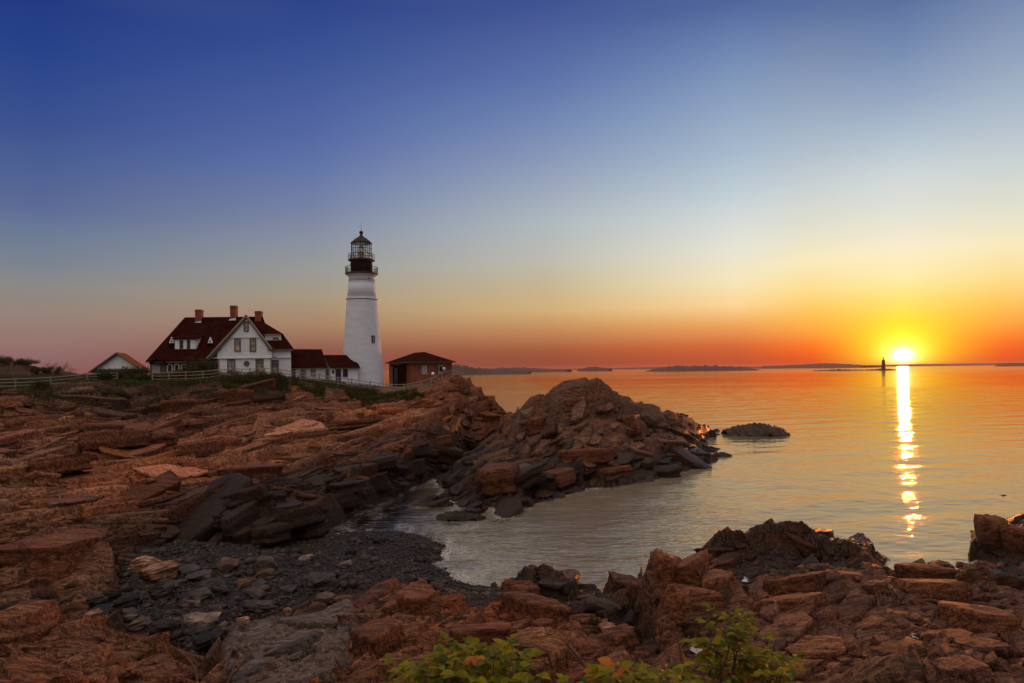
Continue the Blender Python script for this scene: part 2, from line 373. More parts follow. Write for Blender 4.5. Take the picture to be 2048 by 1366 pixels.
def stone_mat(name, c, rough=0.5):
    m = bpy.data.materials.new(name); m.use_nodes = True; t = NT(m.node_tree)
    oc = t.n('ShaderNodeTexCoord').outputs['Object']
    rnd = t.n('ShaderNodeNewGeometry').outputs['Random Per Island']
    mp = t.n('ShaderNodeMapping', {0: oc}); mp.inputs['Rotation'].default_value = (0.4, 0.9, 0.3); mp.inputs['Scale'].default_value = (1, 1, 6)
    st = t.n('ShaderNodeTexNoise', {'Vector': mp.outputs[0], 'Scale': 2.2, 'Detail': 7.0, 'Roughness': 0.65, 'Distortion': 0.6}).outputs[0]
    k = t.ramp(rnd, [(0.0, tuple(x*0.45 for x in c)), (0.55, c), (0.85, (c[0]*1.7, c[1]*1.6, c[2]*1.6)), (1.0, (c[0]*2.8, c[1]*2.7, c[2]*2.7))])
    col = t.mixc(t.smooth(st, 0.35, 0.68), t.mixc(1.0, k, (0.5, 0.48, 0.48), 'MULTIPLY'), t.mixc(1.0, k, (1.45, 1.35, 1.28), 'MULTIPLY'))
    bp = t.n('ShaderNodeBump', {'Height': st, 'Strength': 0.9, 'Distance': 0.06}).outputs[0]
    b = t.n('ShaderNodeBsdfPrincipled', {'Base Color': col, 'Roughness': rough, 'Normal': bp, 'Specular IOR Level': 0.16})
    t.n('ShaderNodeOutputMaterial', {0: b.outputs[0]}); return m
M['pebble'] = stone_mat('wet_pebble', (0.030, 0.021, 0.015), 0.34)
M['darkrock'] = stone_mat('black_weedy_rock', (0.018, 0.011, 0.007), 0.6)
M['boulder'] = stone_mat('grey_boulder', (0.070, 0.050, 0.038), 0.5)
M['rubble'] = pbr('broken_rock', (0.26, 0.125, 0.07), 0.85, var=0.4, scale=2.0)
M['boulderw'] = stone_mat('warm_boulder', (0.15, 0.080, 0.045), 0.6)
def water_mat():
    m = bpy.data.materials.new('sea_water'); m.use_nodes = True; t = NT(m.node_tree)
    geo = t.n('ShaderNodeNewGeometry'); pos = geo.outputs['Position']
    mp = t.n('ShaderNodeMapping', {0: pos}); mp.inputs['Rotation'].default_value = (0, 0, math.radians(8)); mp.inputs['Scale'].default_value = (0.36, 1.0, 1.0)
    n1 = t.n('ShaderNodeTexNoise', {'Vector': mp.outputs[0], 'Scale': 2.1, 'Detail': 3.0, 'Roughness': 0.5, 'Distortion': 0.4}).outputs[0]
    n2 = t.n('ShaderNodeTexNoise', {'Vector': mp.outputs[0], 'Scale': 0.35, 'Detail': 3.0, 'Roughness': 0.5}).outputs[0]
    h = t.math('ADD', n1, t.math('MULTIPLY', n2, 1.6))
    dist = t.n('ShaderNodeSeparateXYZ', {0: pos}).outputs[1]
    stg = t.math('MULTIPLY', t.smooth(dist, 60.0, 700.0, 1.0, 0.5), t.smooth(dist, 38.0, 85.0, 1.0, 0.75))
    stg = t.math('MULTIPLY', stg, t.smooth(t.n('ShaderNodeSeparateXYZ', {0: pos}).outputs[0], 8.0, 20.0, 1.7, 0.6))
    bp = t.n('ShaderNodeBump', {'Height': h, 'Strength': stg, 'Distance': 0.060}).outputs[0]
    ro = t.smooth(dist, 40.0, 1500.0, 0.05, 0.09)
    gust = t.n('ShaderNodeTexNoise', {'Vector': t.n('ShaderNodeMapping', {0: pos, 'Scale': (0.004, 0.02, 1)}).outputs[0], 'Scale': 1.0, 'Detail': 3.0}).outputs[0]
    ro = t.math('ADD', ro, t.math('MULTIPLY', t.smooth(gust, 0.45, 0.7), 0.05))
    wsn = t.n('ShaderNodeSeparateColor', {0: t.n('ShaderNodeAttribute', attribute_name='Wash').outputs['Color']}); ws = wsn.outputs[0]
    dfu = t.n('ShaderNodeBsdfDiffuse', {'Color': t.mixc(wsn.outputs[1], (0.008, 0.007, 0.006), t.mixc(t.smooth(dist, 60.0, 160.0), (0.19, 0.155, 0.11), (0.034, 0.028, 0.020))), 'Normal': bp}); gl = t.n('ShaderNodeBsdfGlossy', {'Color': (1.0, 0.74, 0.46, 1), 'Roughness': ro, 'Normal': bp})  # brightness painted into the near water's diffuse colour, kept out of the dark pool
    fz = t.n('ShaderNodeFresnel', {'IOR': 4.6, 'Normal': bp}).outputs[0]
    b0 = t.n('ShaderNodeMixShader', {0: fz, 1: dfu.outputs[0], 2: gl.outputs[0]})
    fn = t.n('ShaderNodeTexNoise', {'Vector': pos, 'Scale': 3.5, 'Detail': 7.0, 'Roughness': 0.7, 'Distortion': 1.2}).outputs[0]
    fo = t.n('ShaderNodeBsdfDiffuse', {'Color': (0.50, 0.46, 0.42, 1)})
    b = t.n('ShaderNodeMixShader', {0: t.math('MULTIPLY', t.math('MULTIPLY', ws, t.smooth(fn, 0.42, 0.60)), 0.8), 1: b0.outputs[0], 2: fo.outputs[0]})
    t.n('ShaderNodeOutputMaterial', {0: b.outputs[0]}); return m
M['water'] = water_mat()
M['pool'] = pbr('pool_water', (0.34, 0.30, 0.25), 0.25, spec=0.5)
def leaf_mat(name, c1, c2, trans=0.35):
    m = bpy.data.materials.new(name); m.use_nodes = True; t = NT(m.node_tree)
    rnd = t.n('ShaderNodeNewGeometry').outputs['Random Per Island']
    c = t.mixc(rnd, c1, c2)
    d = t.n('ShaderNodeBsdfPrincipled', {'Base Color': c, 'Roughness': 0.5, 'Specular IOR Level': 0.15})
    tr = t.n('ShaderNodeBsdfTranslucent', {'Color': t.mixc(1.0, c, (1.5, 1.3, 0.7), 'MULTIPLY')})
    mx = t.n('ShaderNodeMixShader', {0: trans, 1: d.outputs[0], 2: tr.outputs[0]})
    t.n('ShaderNodeOutputMaterial', {0: mx.outputs[0]}); return m
M['leaf'] = leaf_mat('rose_leaf', (0.055, 0.08, 0.002), (0.26, 0.22, 0.005), 0.5)
M['leafr'] = leaf_mat('russet_leaf', (0.35, 0.08, 0.01), (0.40, 0.16, 0.02), 0.4)
M['bush'] = leaf_mat('dark_shrub', (0.022, 0.026, 0.006), (0.055, 0.052, 0.016), 0.2)
M['grass'] = leaf_mat('bank_grass', (0.026, 0.033, 0.006), (0.075, 0.072, 0.018), 0.25)
M['drygrass'] = leaf_mat('dry_stems', (0.10, 0.05, 0.022), (0.17, 0.085, 0.035), 0.2)
M['stem'] = pbr('reddish_stem', (0.17, 0.07, 0.035), 0.7, var=0.3)
M['weed'] = leaf_mat('rockweed', (0.018, 0.010, 0.005), (0.060, 0.030, 0.012), 0.1)
M['isle'] = pbr('far_island', (0.045, 0.032, 0.030), 0.9, var=0.3, scale=0.02)
M['foam'] = pbr('foam', (0.55, 0.52, 0.48), 0.6)

# ============================================================ terrain: control lines (column, row, depth) or (column, row, depth, height)
L = []
def line(*p): L.append([P(a[0], a[1], a[2]) if len(a) == 3 else P(*a) for a in p])
def lineZ(z, *p): L.append([PZ(a[0], a[1], z) for a in p])
# far land behind the buildings
line((-700,745,230,8.2),(0,740,230,8.2),(300,742,220,7.5),(560,742,180,7.0),(740,742,135,6.5),(800,742,128,6.0),(900,745,122,5.0),(935,750,112,3.0))
line((-700,745,258,-2),(0,742,258,-2),(500,740,250,-2),(760,742,150,-2),(860,742,142,-2),(960,752,130,-2),(1010,780,118,-2))
line((-700,735,140,11.5),(-200,720,130,12.6),(-40,728,122,12.2),(60,737,118,11.2),(130,743,116,10.2),(190,750,112,9.0),(250,750,112,8.9))
# level ground round the buildings
line((-700,790,90,8.2),(-200,775,95,8.6),(0,762,98,9.1),(120,758,98,8.9),(190,755,104,9.0),(300,754,98,9.1),(420,752,93,9.3),(500,750,92,9.3),(580,757,93,9.0),(640,762,97,8.6),(700,766,103,8.0),(760,771,108,7.55),(830,771,108,7.5),(900,771,110,7.5))
# crest of the rock slope
line((-700,800,62),(-300,790,60),(0,787,62),(60,783,66),(120,779,70),(180,768,74),(240,770,76),(300,770,76),(360,768,77),(430,763,78),(500,757,80),(560,757,82),(600,763,85),(640,769,87),(680,775,88),(740,783,90),(790,789,92),(835,788,95),(865,776,97),(900,762,99),(912,757,100),(933,757,100))
line((936,758,99.5),(940,800,97.5),(945,826,95))
line((945,783,97),(975,786,95),(990,792,93),(1002,802,92),(1008,822,91),(1018,824,88))
line((960,800,108,3.0),(1000,820,106,1.5),(1020,835,104,0.2),(1045,850,100,0.0))
# middle of the slope
line((-700,850,50),(-300,838,52),(0,822,56),(100,815,61),(200,805,66),(300,812,68),(400,800,71),(480,790,74),(560,785,79),(640,790,84),(700,800,86),(790,815,87),(860,812,88),(900,800,90),(925,795,92))
line((-700,905,42),(-300,892,44),(0,880,50),(150,868,55),(300,852,61),(400,846,64),(500,840,67),(600,835,73),(700,838,78),(800,838,80),(870,832,80))
line((-700,960,34),(-200,950,38),(0,930,44),(150,922,49),(300,905,54),(400,890,57),(500,880,60),(600,872,65),(700,868,68),(790,868,68))
line((-300,1010,32),(0,985,38),(120,975,42),(230,968,44),(345,950,46),(420,938,50),(520,925,54),(620,910,58),(700,900,60))
# a bold slab edge and the shelf under it
line((350,958,44.6),(356,985,42.8),(366,1010,42,1.7))
line((370,1000,43,2.0),(450,985,44,2.2),(540,975,46),(600,965,48),(650,955,51))
# cliff tops and feet
line((500,1003,38.5),(560,1000,40),(640,985,43),(662,975,44.5),(700,940,50),(740,915,54),(780,897,57),(820,880,61),(860,868,66),(885,855,70),(905,838,74),(925,815,82),(940,803,88))
line((495,1080,36.9,0.9),(520,1089,36.6,0.6),(560,1084,37.3,0.4),(640,1062,41.6,0.1),(668,1050,43.5,-0.2),(712,1032,46,-0.5),(750,1012,49.8,-0.5),(790,995,53,-0.5),(830,970,58,-0.4),(870,948,63.5,0.1),(912,920,73,0.2),(935,900,79,0.8),(955,880,83,1.7),(985,850,87,3.2),(1012,828,88.5,4.1))
line((365,1068,38.6,0.9),(420,1078,37.5,0.9),(495,1080,36.9,0.9))
line((250,1040,36.5),(300,1030,38),(365,1010,40.5),(430,1005,40),(500,1003,38.5))
line((248,1108,33.5,1.1),(300,1095,35,1.0),(365,1068,38.6,0.9))
# big orange block at the left of the beach
line((40,1085,30.5),(100,1080,30),(160,1075,29.6),(215,1073,29.2),(226,1082,29.0))
line((228,1180,27.4,1.2),(236,1140,29.5,1.2),(248,1108,33.5,1.1))
line((100,1190,27.0),(160,1190,27.0,1.6),(228,1180,27.4,1.2))
line((-700,1080,27),(-200,1065,30),(0,1050,34),(80,1045,35),(160,1035,36.5),(250,1040,36.5))
line((-400,1150,24),(0,1130,28.5),(30,1130,28.5),(45,1160,27.5),(90,1195,26.5),(150,1235,24.6,1.4),(230,1245,24,1.3))
line((-400,1200,22,1.6),(0,1195,25.5,1.4),(60,1215,25,1.4),(150,1235,24.6,1.4))
# near slab at the lower left
line((-500,1230,17.5),(-100,1236,18),(0,1238,18.3),(100,1236,19),(200,1250,18.8),(300,1272,18.2),(345,1290,17.8),(352,1310,17.0),(335,1335,16.2),(270,1366,15.2))
line((-300,1215,20,1.4),(100,1225,21.2,1.4),(230,1245,21.2,1.3),(330,1262,20.4,1.2),(375,1290,19.6,1.15),(385,1320,18,1.4),(360,1366,16.2))
line((-500,1366,14.0),(0,1366,14.5),(150,1366,14.8),(270,1366,15.2))
# beach
line((400,1110,33.0,1.1),(520,1120,32.7,0.9),(640,1110,34.6,0.55),(760,1105,35.8,0.35),(850,1100,37.2,0.2))
line((300,1170,29.0,1.2),(420,1180,28.3,1.1),(560,1180,28.6,0.9),(700,1170,29.8,0.7),(820,1160,31.6,0.4),(890,1160,32.2,0.15))
line((330,1240,24.5,1.15),(420,1250,24.2,1.1),(520,1235,25.2,1.0),(620,1215,26.4,0.9),(680,1200,27.3,0.8))
line((400,1310,21.0,1.1),(440,1300,21.5,1.1))
lineZ(-0.02,(642,1066),(700,1063),(780,1065),(840,1070),(870,1085),(890,1105),(903,1130),(918,1160),(950,1170),(1000,1178))
lineZ(-0.45,(668,1052),(760,1052),(850,1056),(910,1075),(950,1105),(985,1135),(1030,1150))
# pool and gully floor
line((700,1045,44,-0.6),(800,1010,50,-0.7),(870,985,56,-0.6),(900,955,62,-0.2),(930,925,70,0.4),(960,900,76,1.2),(990,870,83,2.6),(1013,845,86.5,3.4))
# central outcrop
line((1018,840,84),(1000,880,75),(985,895,72),(945,908,68),(915,935,62),(895,965,57),(880,995,52),(875,1020,48.5,-0.2),(900,1036,46.2,-0.3),(950,1040,45.4,-0.3),(1000,1040,45.4,-0.3),(1045,1032,46.6,-0.3),(1065,1014,49,-0.3),(1130,990,53.9,0.1),(1220,975,57.6,0.1),(1285,963,60.6,0.15),(1330,948,64.0,0.15),(1372,935,67.4,0.15),(1428,926,70.8,0.15),(1438,905,79,0.15),(1415,885,90,0.15),(1426,868,101,0.1),(1422,861,109,0))
lineZ(-0.7,(1050,1050),(1075,1034),(1140,1008),(1225,994),(1290,980),(1335,966),(1378,952),(1445,940),(1462,905),(1440,885),(1452,868))
line((1030,825,72),(1037,803,70),(1058,786,69),(1085,778,68.5),(1110,769,68),(1150,763,68),(1200,767,68),(1222,783,68),(1250,794,70),(1300,814,75),(1350,827,82),(1400,845,93),(1420,855,102))
line((1045,845,100,-0.5),(1100,810,95,-0.5),(1200,800,98,-0.5),(1300,800,106,-0.5),(1380,830,114,-0.8),(1440,850,118,-1.0))
line((1110,810,65),(1160,800,65.5),(1210,808,66.5),(1250,822,69),(1310,845,73))
line((1005,885,66),(1020,870,66.5),(1080,868,64.5),(1130,865,63.5),(1180,850,65),(1230,855,67),(1280,868,69),(1330,870,73),(1385,878,80),(1408,888,86))
line((960,925,58),(985,917,58),(1020,930,57),(1045,955,54))
line((930,975,54),(960,990,51.5),(1010,990,51),(1040,1000,50))
line((1060,930,58,1.8),(1120,905,60),(1170,905,61),(1230,925,61.5),(1270,935,62),(1320,915,66),(1370,905,70),(1410,905,75))
line((1080,965,55.5),(1150,950,58),(1220,955,59),(1265,955,60.5))
# near rocks in the middle
line((455,1262,20.6),(480,1245,21.3),(540,1232,21.8),(600,1228,22.0),(650,1215,22.8),(690,1195,24.2),(740,1178,25.0),(800,1168,25.4),(850,1162,25.6),(878,1160,25.6),(884,1172,25.0))
line((445,1275,21.3,1.1),(470,1235,23.2,1.0),(560,1215,24.2,0.95),(640,1198,25.2,0.9),(690,1180,26.5,0.8),(740,1165,27.6,0.7),(830,1152,28.9,0.55),(885,1152,29.2,0.4),(893,1200,27.0,0.5),(896,1240,24.5,0.7))
line((450,1300,19.6),(520,1290,19.4),(600,1280,19.6),(660,1270,19.8),(710,1265,20.3),(718,1290,19.5,1.6))
line((480,1366,16.4),(560,1366,16.4),(620,1350,17.0),(670,1325,17.9),(712,1300,19,1.6))
line((720,1366,15.4),(730,1330,17.2),(740,1290,19.2),(780,1240,21.3),(800,1190,23.6),(850,1182,24.2),(874,1190,24.2))
line((880,1195,23.8),(882,1250,21.6),(880,1285,20.2))
line((660,1366,15.6,2.0),(690,1335,17.6,1.6),(725,1300,19.3,1.5))
line((900,1270,20.2),(930,1255,21.0),(960,1225,22.2),(1005,1215,22.5))
line((1012,1195,23.2),(1014,1172,23.8),(1035,1165,24.2),(1060,1178,23.7),(1090,1192,23.2),(1140,1222,21.4),(1180,1270,19.4),(1235,1330,17.2))
line((1006,1200,25.8,0.7),(1035,1160,27.6,0.5),(1075,1180,26.6,0.5),(1150,1205,25.8,0.85),(1200,1240,24,1.0),(1265,1250,23.4,1.1))
line((1040,1160,30.2,0.4),(1050,1148,31),(1075,1145,31),(1100,1136,31.2),(1125,1150,30.8),(1132,1178,29.5,0.2))
line((1145,1175,31,-0.3),(1100,1128,33,-0.4),(1040,1140,32,-0.3))
line((1168,1205,27.3),(1190,1197,27.6),(1240,1200,27.4),(1252,1225,26.4,0.5))
line((1170,1266,22),(1200,1240,22.6),(1235,1250,22.4),(1250,1280,21))
lineZ(-0.15,(1135,1182),(1170,1195),(1215,1203),(1262,1203),(1284,1170),(1286,1130),(1310,1112),(1400,1100),(1428,1085),(1434,1062),(1480,1050),(1530,1036),(1590,1042),(1640,1066),(1700,1080),(1745,1108),(1762,1140),(1760,1158),(1812,1150),(1822,1128),(1870,1118),(1930,1115),(1932,1060),(1980,1020),(2100,1000),(2300,980),(2700,960))
lineZ(-1.0,(1050,1120),(1160,1150),(1250,1150),(1270,1100),(1400,1060),(1440,1030),(1540,1010),(1640,1035),(1760,1080),(1840,1090),(1900,1070),(1960,990),(2300,940),(2700,930))
# leaning block
line((1292,1150,24.2),(1297,1124,24.9),(1330,1112,25.3),(1360,1110,25.5),(1400,1125,25.2),(1440,1140,24.8),(1478,1165,24.2),(1490,1200,23.2))
line((1283,1180,26.5,0.7),(1300,1100,27.6,0.7),(1400,1100,27.6,0.9),(1480,1130,26.6,1.1),(1505,1180,25,1.2))
line((1284,1200,24.2,0.9),(1294,1250,22.4,0.9),(1330,1275,21.6,1.0),(1400,1290,20.8,1.3))
line((1325,1190,23.4),(1400,1195,23.4),(1450,1215,22.9),(1500,1240,21.9))
# dark weed-covered mound
line((1428,1098,31.6),(1440,1062,32.4),(1462,1058,32.6),(1472,1078,32.6),(1500,1060,33),(1530,1044,33.4),(1580,1050,33.4),(1620,1068,33.2),(1662,1088,33),(1700,1086,33),(1735,1116,32.2),(1756,1142,31.4))
line((1425,1110,31.2),(1500,1110,32),(1580,1100,32.6),(1650,1125,31.8),(1700,1130,31.4),(1740,1150,30.6,0.3))
line((1480,1165,28,1.2),(1560,1165,28.8,1.1),(1640,1165,29,1.0),(1700,1170,29,0.8),(1762,1165,29.6,0.6))
# rock field at the right
line((1566,1195,25.6),(1580,1155,27.2),(1640,1135,28.2),(1700,1148,27.6),(1760,1160,27.0),(1790,1180,26.2))
line((1800,1165,27.8),(1850,1140,29.2),(1900,1145,28.6),(1960,1165,27.6),(2048,1165,27.8),(2300,1150,28))
line((1825,1140,30.6),(1860,1126,31.4),(1910,1128,31.4),(1950,1135,30.8),(2048,1130,31),(2300,1110,32))
line((1938,1110,34.4),(1942,1060,35.6),(1960,1052,36),(1982,1052,36.2),(1988,1032,36.8),(2020,1034,36.8),(2048,1046,36.4),(2100,1035,37),(2300,1010,37.5))
line((1950,1125,32.6,0.3),(2000,1128,32.6,0.4),(2100,1120,33,0.4))
line((1500,1215,24),(1560,1230,23.2),(1620,1210,24.2),(1700,1215,23.8),(1800,1205,24.2),(1900,1215,23.6),(2048,1210,23.8),(2300,1200,24))
line((1490,1290,19.6),(1560,1255,21.2),(1640,1265,20.6),(1740,1275,20.2),(1800,1285,20),(1870,1270,20.4),(1960,1270,20.4),(2048,1265,20.6),(2400,1260,21))
line((1420,1330,17.8),(1530,1300,18.6),(1600,1320,17.6),(1700,1290,18.8),(1780,1300,18.6),(1860,1330,17.6),(1950,1310,18),(2048,1300,18.4),(2400,1300,18.4))
line((1380,1366,16,2.5),(1500,1366,15.6),(1600,1360,15.4),(1750,1366,15.4),(1870,1366,15.8),(1950,1366,15.4),(2048,1366,15.6),(2500,1366,15.6))
line((900,1366,14.8),(1000,1330,16.0),(1100,1310,17.0),(1180,1345,16.0),(1300,1366,15.2))
line((920,1310,18),(1000,1290,18.8),(1060,1270,19.8),(1130,1290,18.8),(1300,1300,19.0,1.6),(1360,1320,18.6,1.6))
# bank under the camera and far corners
for Yb, zb in ((11.5, 3.0), (8.5, 4.5), (5.5, 6.6), (3.2, 8.0), (1.15, 8.35)):
    L.append([Vector((u*Yb, Yb, zb+0.25*math.sin(5*u+Yb))) for u in (-1.05, -0.6, -0.3, 0, 0.3, 0.6, 1.05)])
# open sea bed
for a in ((1500,800,300),(1500,860,98),(1600,900,78),(1600,1000,50),(1400,1030,45),(1200,1060,40.5),(1050,1080,37.5),(1700,1000,48),(1900,1000,46),(2100,900,80),(2500,850,110),(1800,800,200),(1180,760,300),(1000,760,290),(2600,800,260),(1300,1100,35.5),(1180,1120,33.5)):
    L.append([P(a[0], a[1], a[2], -1.8)])
L.append([Vector((u*270, 270, -2.5)) for u in (-1.05, -0.5, 0, 0.5, 1.05)])

U0, U1, NU = -0.92, 0.92, 1380
S0, S1, NS = math.log(1.2), math.log(265.0), 1400
cv, ce, cz = [], [], []
SK = 0.7
for pl in L:
    last = None
    for p in pl:
        cv.append(Vector((p.x/p.y, math.log(p.y)*SK))); cz.append(p.z)
        if last is not None: ce.append((last, len(cv)-1))
        last = len(cv)-1
ov, oe, of_, oov, _, _ = delaunay_2d_cdt(cv, ce, [], 0, 1e-5)
zv = []
CV = np.array([tuple(v) for v in cv]); CZ = np.array(cz)
for i, v in enumerate(ov):
    if oov[i]: zv.append(max(cz[j] for j in oov[i]))
    else:
        d = ((CV-np.array(tuple(v)))**2).sum(1)+1e-9; idx = np.argsort(d)[:4]; wt = 1/d[idx]
        zv.append(float((CZ[idx]*wt).sum()/wt.sum()))
us = np.linspace(U0, U1, NU); ss = np.linspace(S0, S1, NS)
Zb = np.full((NS, NU), -2.5)
for tri in of_:
    a, b, c = [ov[i] for i in tri]
    x0, x1 = min(a.x, b.x, c.x), max(a.x, b.x, c.x); y0, y1 = min(a.y, b.y, c.y)/SK, max(a.y, b.y, c.y)/SK
    i0, i1 = np.searchsorted(us, x0), np.searchsorted(us, x1, 'right'); j0, j1 = np.searchsorted(ss, y0), np.searchsorted(ss, y1, 'right')
    if i1 <= i0 or j1 <= j0: continue
    gx, gy = np.meshgrid(us[i0:i1], ss[j0:j1]*SK)
    det = (b.y-c.y)*(a.x-c.x)+(c.x-b.x)*(a.y-c.y)
    if abs(det) < 1e-14: continue
    l1 = ((b.y-c.y)*(gx-c.x)+(c.x-b.x)*(gy-c.y))/det; l2 = ((c.y-a.y)*(gx-c.x)+(a.x-c.x)*(gy-c.y))/det; l3 = 1-l1-l2
    m = (l1 >= -1e-6) & (l2 >= -1e-6) & (l3 >= -1e-6)
    zz = l1*zv[tri[0]]+l2*zv[tri[1]]+l3*zv[tri[2]]
    sub = Zb[j0:j1, i0:i1]; sub[m] = zz[m]
Yg = np.exp(ss)[:, None]*np.ones((1, NU)); Xg = us[None, :]*Yg
def inpoly(poly):
    """mask of the grid inside a polygon of (column, row, depth) points"""
    pts = [(p.x/p.y, math.log(p.y)) for p in poly]
    gx = us[None, :]*np.ones((NS, 1)); gy = ss[:, None]*np.ones((1, NU)); ins = np.zeros(gx.shape, bool)
    for i in range(len(pts)):
        (xa, ya), (xb, yb) = pts[i], pts[(i+1) % len(pts)]
        if ya == yb: continue
        c = ((ya > gy) != (yb > gy)) & (gx < (xb-xa)*(gy-ya)/(yb-ya)+xa)
        ins ^= c
    return ins
def blur(a, n):
    a = a.astype(float)
    for _ in range(2):
        for ax in (0, 1):
            c = np.cumsum(np.insert(np.pad(a, [(n, n) if k == ax else (0, 0) for k in (0, 1)], mode='edge'), 0, 0, axis=ax), axis=ax)
            a = (np.take(c, range(2*n+1, c.shape[ax]), ax)-np.take(c, range(0, c.shape[ax]-2*n-1), ax))/(2*n+1)
    return a
crest = [P(a, b, c) for a, b, c in ((-700,800,62),(-300,790,60),(0,787,62),(60,783,66),(120,779,70),(180,768,74),(300,770,76),(430,763,78),(500,757,80),(560,757,82),(600,763,85),(680,775,88),(740,783,90),(790,789,92),(835,788,95),(865,776,97),(900,762,99),(915,757,100),(940,757,104))]
plateau = inpoly(crest + [Vector((-0.06*290, 290, 0)), Vector((-1.2*290, 290, 0))])
hillock = inpoly([P(-700,740,160), P(-700,740,104), P(60,760,104), P(165,750,108), P(170,745,125), P(60,740,160)])
beach = inpoly([PZ(365,1072,.9), PZ(495,1082,.9), PZ(525,1091,.6), PZ(560,1086,.4), PZ(640,1064,.1), PZ(668,1052,-.2), PZ(850,1050,-.3), PZ(920,1075,-.3), PZ(1000,1130,-.4), PZ(1060,1150,-.5), PZ(1040,1175,.4), PZ(1000,1200,.5), PZ(893,1205,.5), PZ(885,1156,.4), PZ(830,1152,.55), PZ(740,1166,.7), PZ(640,1200,.9), PZ(560,1217,.95), PZ(470,1238,1.0), PZ(445,1275,1.1), PZ(385,1330,1.1), PZ(372,1290,1.15), PZ(330,1264,1.2), PZ(230,1247,1.3), PZ(150,1238,1.4), PZ(236,1182,1.2), PZ(240,1140,1.2), PZ(252,1110,1.1), PZ(300,1097,1.0)])
outcrop = inpoly([P(1022,815,95), P(1015,850,84), P(985,900,73), P(930,912,68.5), P(895,950,60), P(870,1000,52), P(868,1030,46), P(1000,1050,42), P(1100,1050,42), P(1300,1000,50), P(1450,960,60), P(1470,870,95), P(1450,850,125), P(1100,790,115)])
slabm = inpoly([P(440,1270,21.2), P(480,1240,22.4), P(640,1205,24.6), P(700,1185,26), P(720,1300,19), P(620,1366,16), P(470,1366,15.4)])
greys = inpoly([P(250,1110,33.8), P(320,1050,37), P(450,1020,39.5), P(420,1075,37)])
weedy = inpoly([P(1420,1120,31), P(1435,1050,35), P(1530,1035,38), P(1650,1060,38), P(1780,1140,34), P(1720,1170,29), P(1560,1170,28), P(1480,1160,28)])
grassy = inpoly([P(700,800,86.5), P(760,786,91), P(830,790,93.5), P(850,800,90), P(790,815,87), P(740,825,83)])
near = Yg < 13.5

rockm = 1.0 - np.clip(np.maximum(blur(plateau, 5)*(1-blur(hillock, 6)*0.8), blur(beach, 5)), 0, 1)
sea = np.clip((-Zb-0.1)/1.2, 0, 1)
# ---- detail
ang = math.radians(60); ca, sa = math.cos(ang), math.sin(ang)
wx = fbm(Xg/7, Yg/7, 3)*1.8; wy = fbm(Xg/7, Yg/7, 5)*1.8
wx += fbm(Xg/1.7, Yg/1.7, 31, 2)*0.35; wy += fbm(Xg/1.7, Yg/1.7, 33, 2)*0.35
A = (Xg+wx)*ca+(Yg+wy)*sa          # along the strike
B = -(Xg+wx)*sa+(Yg+wy)*ca         # across it
Zd = np.zeros_like(Zb)
nearf = np.clip(Yg/46, 0.22, 1)
# beds: gentle slabs that end in steep edges facing down the shore, broken by cross joints
f1, f2, jr, jr2, _, _, _ = cells(A/6.5, B/3.2, 400)
for step, hgt_, k, sc in ((4.2, 0.9, 0, nearf), (1.5, 0.22, 1, np.clip(Yg/30, 0.35, 1)), (0.45, 0.05, 2, 1.0)):
    q = -(B + Zb*0.55 + fbm(A/(step*6), B/(step*3), 40+k, 2)*step*0.8)/step + (jr-0.5)*1.2*(k > 0)
    i_ = np.floor(q); fr = q-i_
    amp_k = 0.45+0.9*hash2(i_, np.floor(A/(step*4.5)+0.37*i_), 50+k)
    saw = np.where(fr < 0.78, fr/0.78, (1-fr)/0.22)-0.5
    fade = np.clip(step*1365/Yg/7.0, 0, 1)
    Zd += saw*hgt_*amp_k*sc*fade
# level benches
for step, amt, k in ((2.0, 0.45, 0),):
    q = (Zb + B*0.10 + fbm(Xg/9, Yg/9, 44+k)*0.8)/step
    fr = q-np.floor(q); st = np.clip((fr-0.80)/0.14, 0, 1)
    Zd += (st-fr)*step*amt*0.62*nearf
for Lc, st_, am, k, ck in ((8.0, 2.4, 0.10, 100, .5), (3.4, 2.6, 0.13, 110, .8), (1.45, 2.6, 0.13, 120, .6), (0.6, 2.6, 0.07, 130, .25), (0.24, 2.2, 0.035, 140, 0)):
    f1, f2, r1, r2_, r3, ox, oy = cells(A/(Lc*st_), B/Lc, k)
    fade = np.clip(Lc*1365/Yg/9.0, 0, 1)
    hgt = (r1-0.5)*1.7 + (r2_-0.5)*0.9*ox*st_ + (-0.35+(r3-0.5)*1.3)*oy
    crk = -ck*np.exp(-((f2-f1)/0.05)**2)
    if k == 110: cellr = r1
    if k == 120: cellr2 = r2_
    big = np.clip(Yg/48, 0.3, 1) if Lc > 3 else (np.clip(Yg/34, 0.45, 1) if Lc > 1.2 else 1.0)
    Zd += (hgt+crk)*Lc*am*fade*big
Zd += fbm(A/1.2, B/0.35, 60, 5, 0.6)*0.045
ampl = rockm*(1-sea*0.6)
amp2 = np.where(outcrop, 0.8, 1.0)*np.where(slabm, 0.25, 1.0)*np.where(near, 0.3, 1.0)
amp2 = blur(amp2, 4)
# farther rock may be rougher, near rock finer
amp2 *= 0.62+0.38*np.clip((Yg-22)/25, 0, 1)
Z = Zb + Zd*ampl*amp2
Z += (1-rockm)*fbm(Xg/3.0, Yg/3.0, 70, 3)*0.12
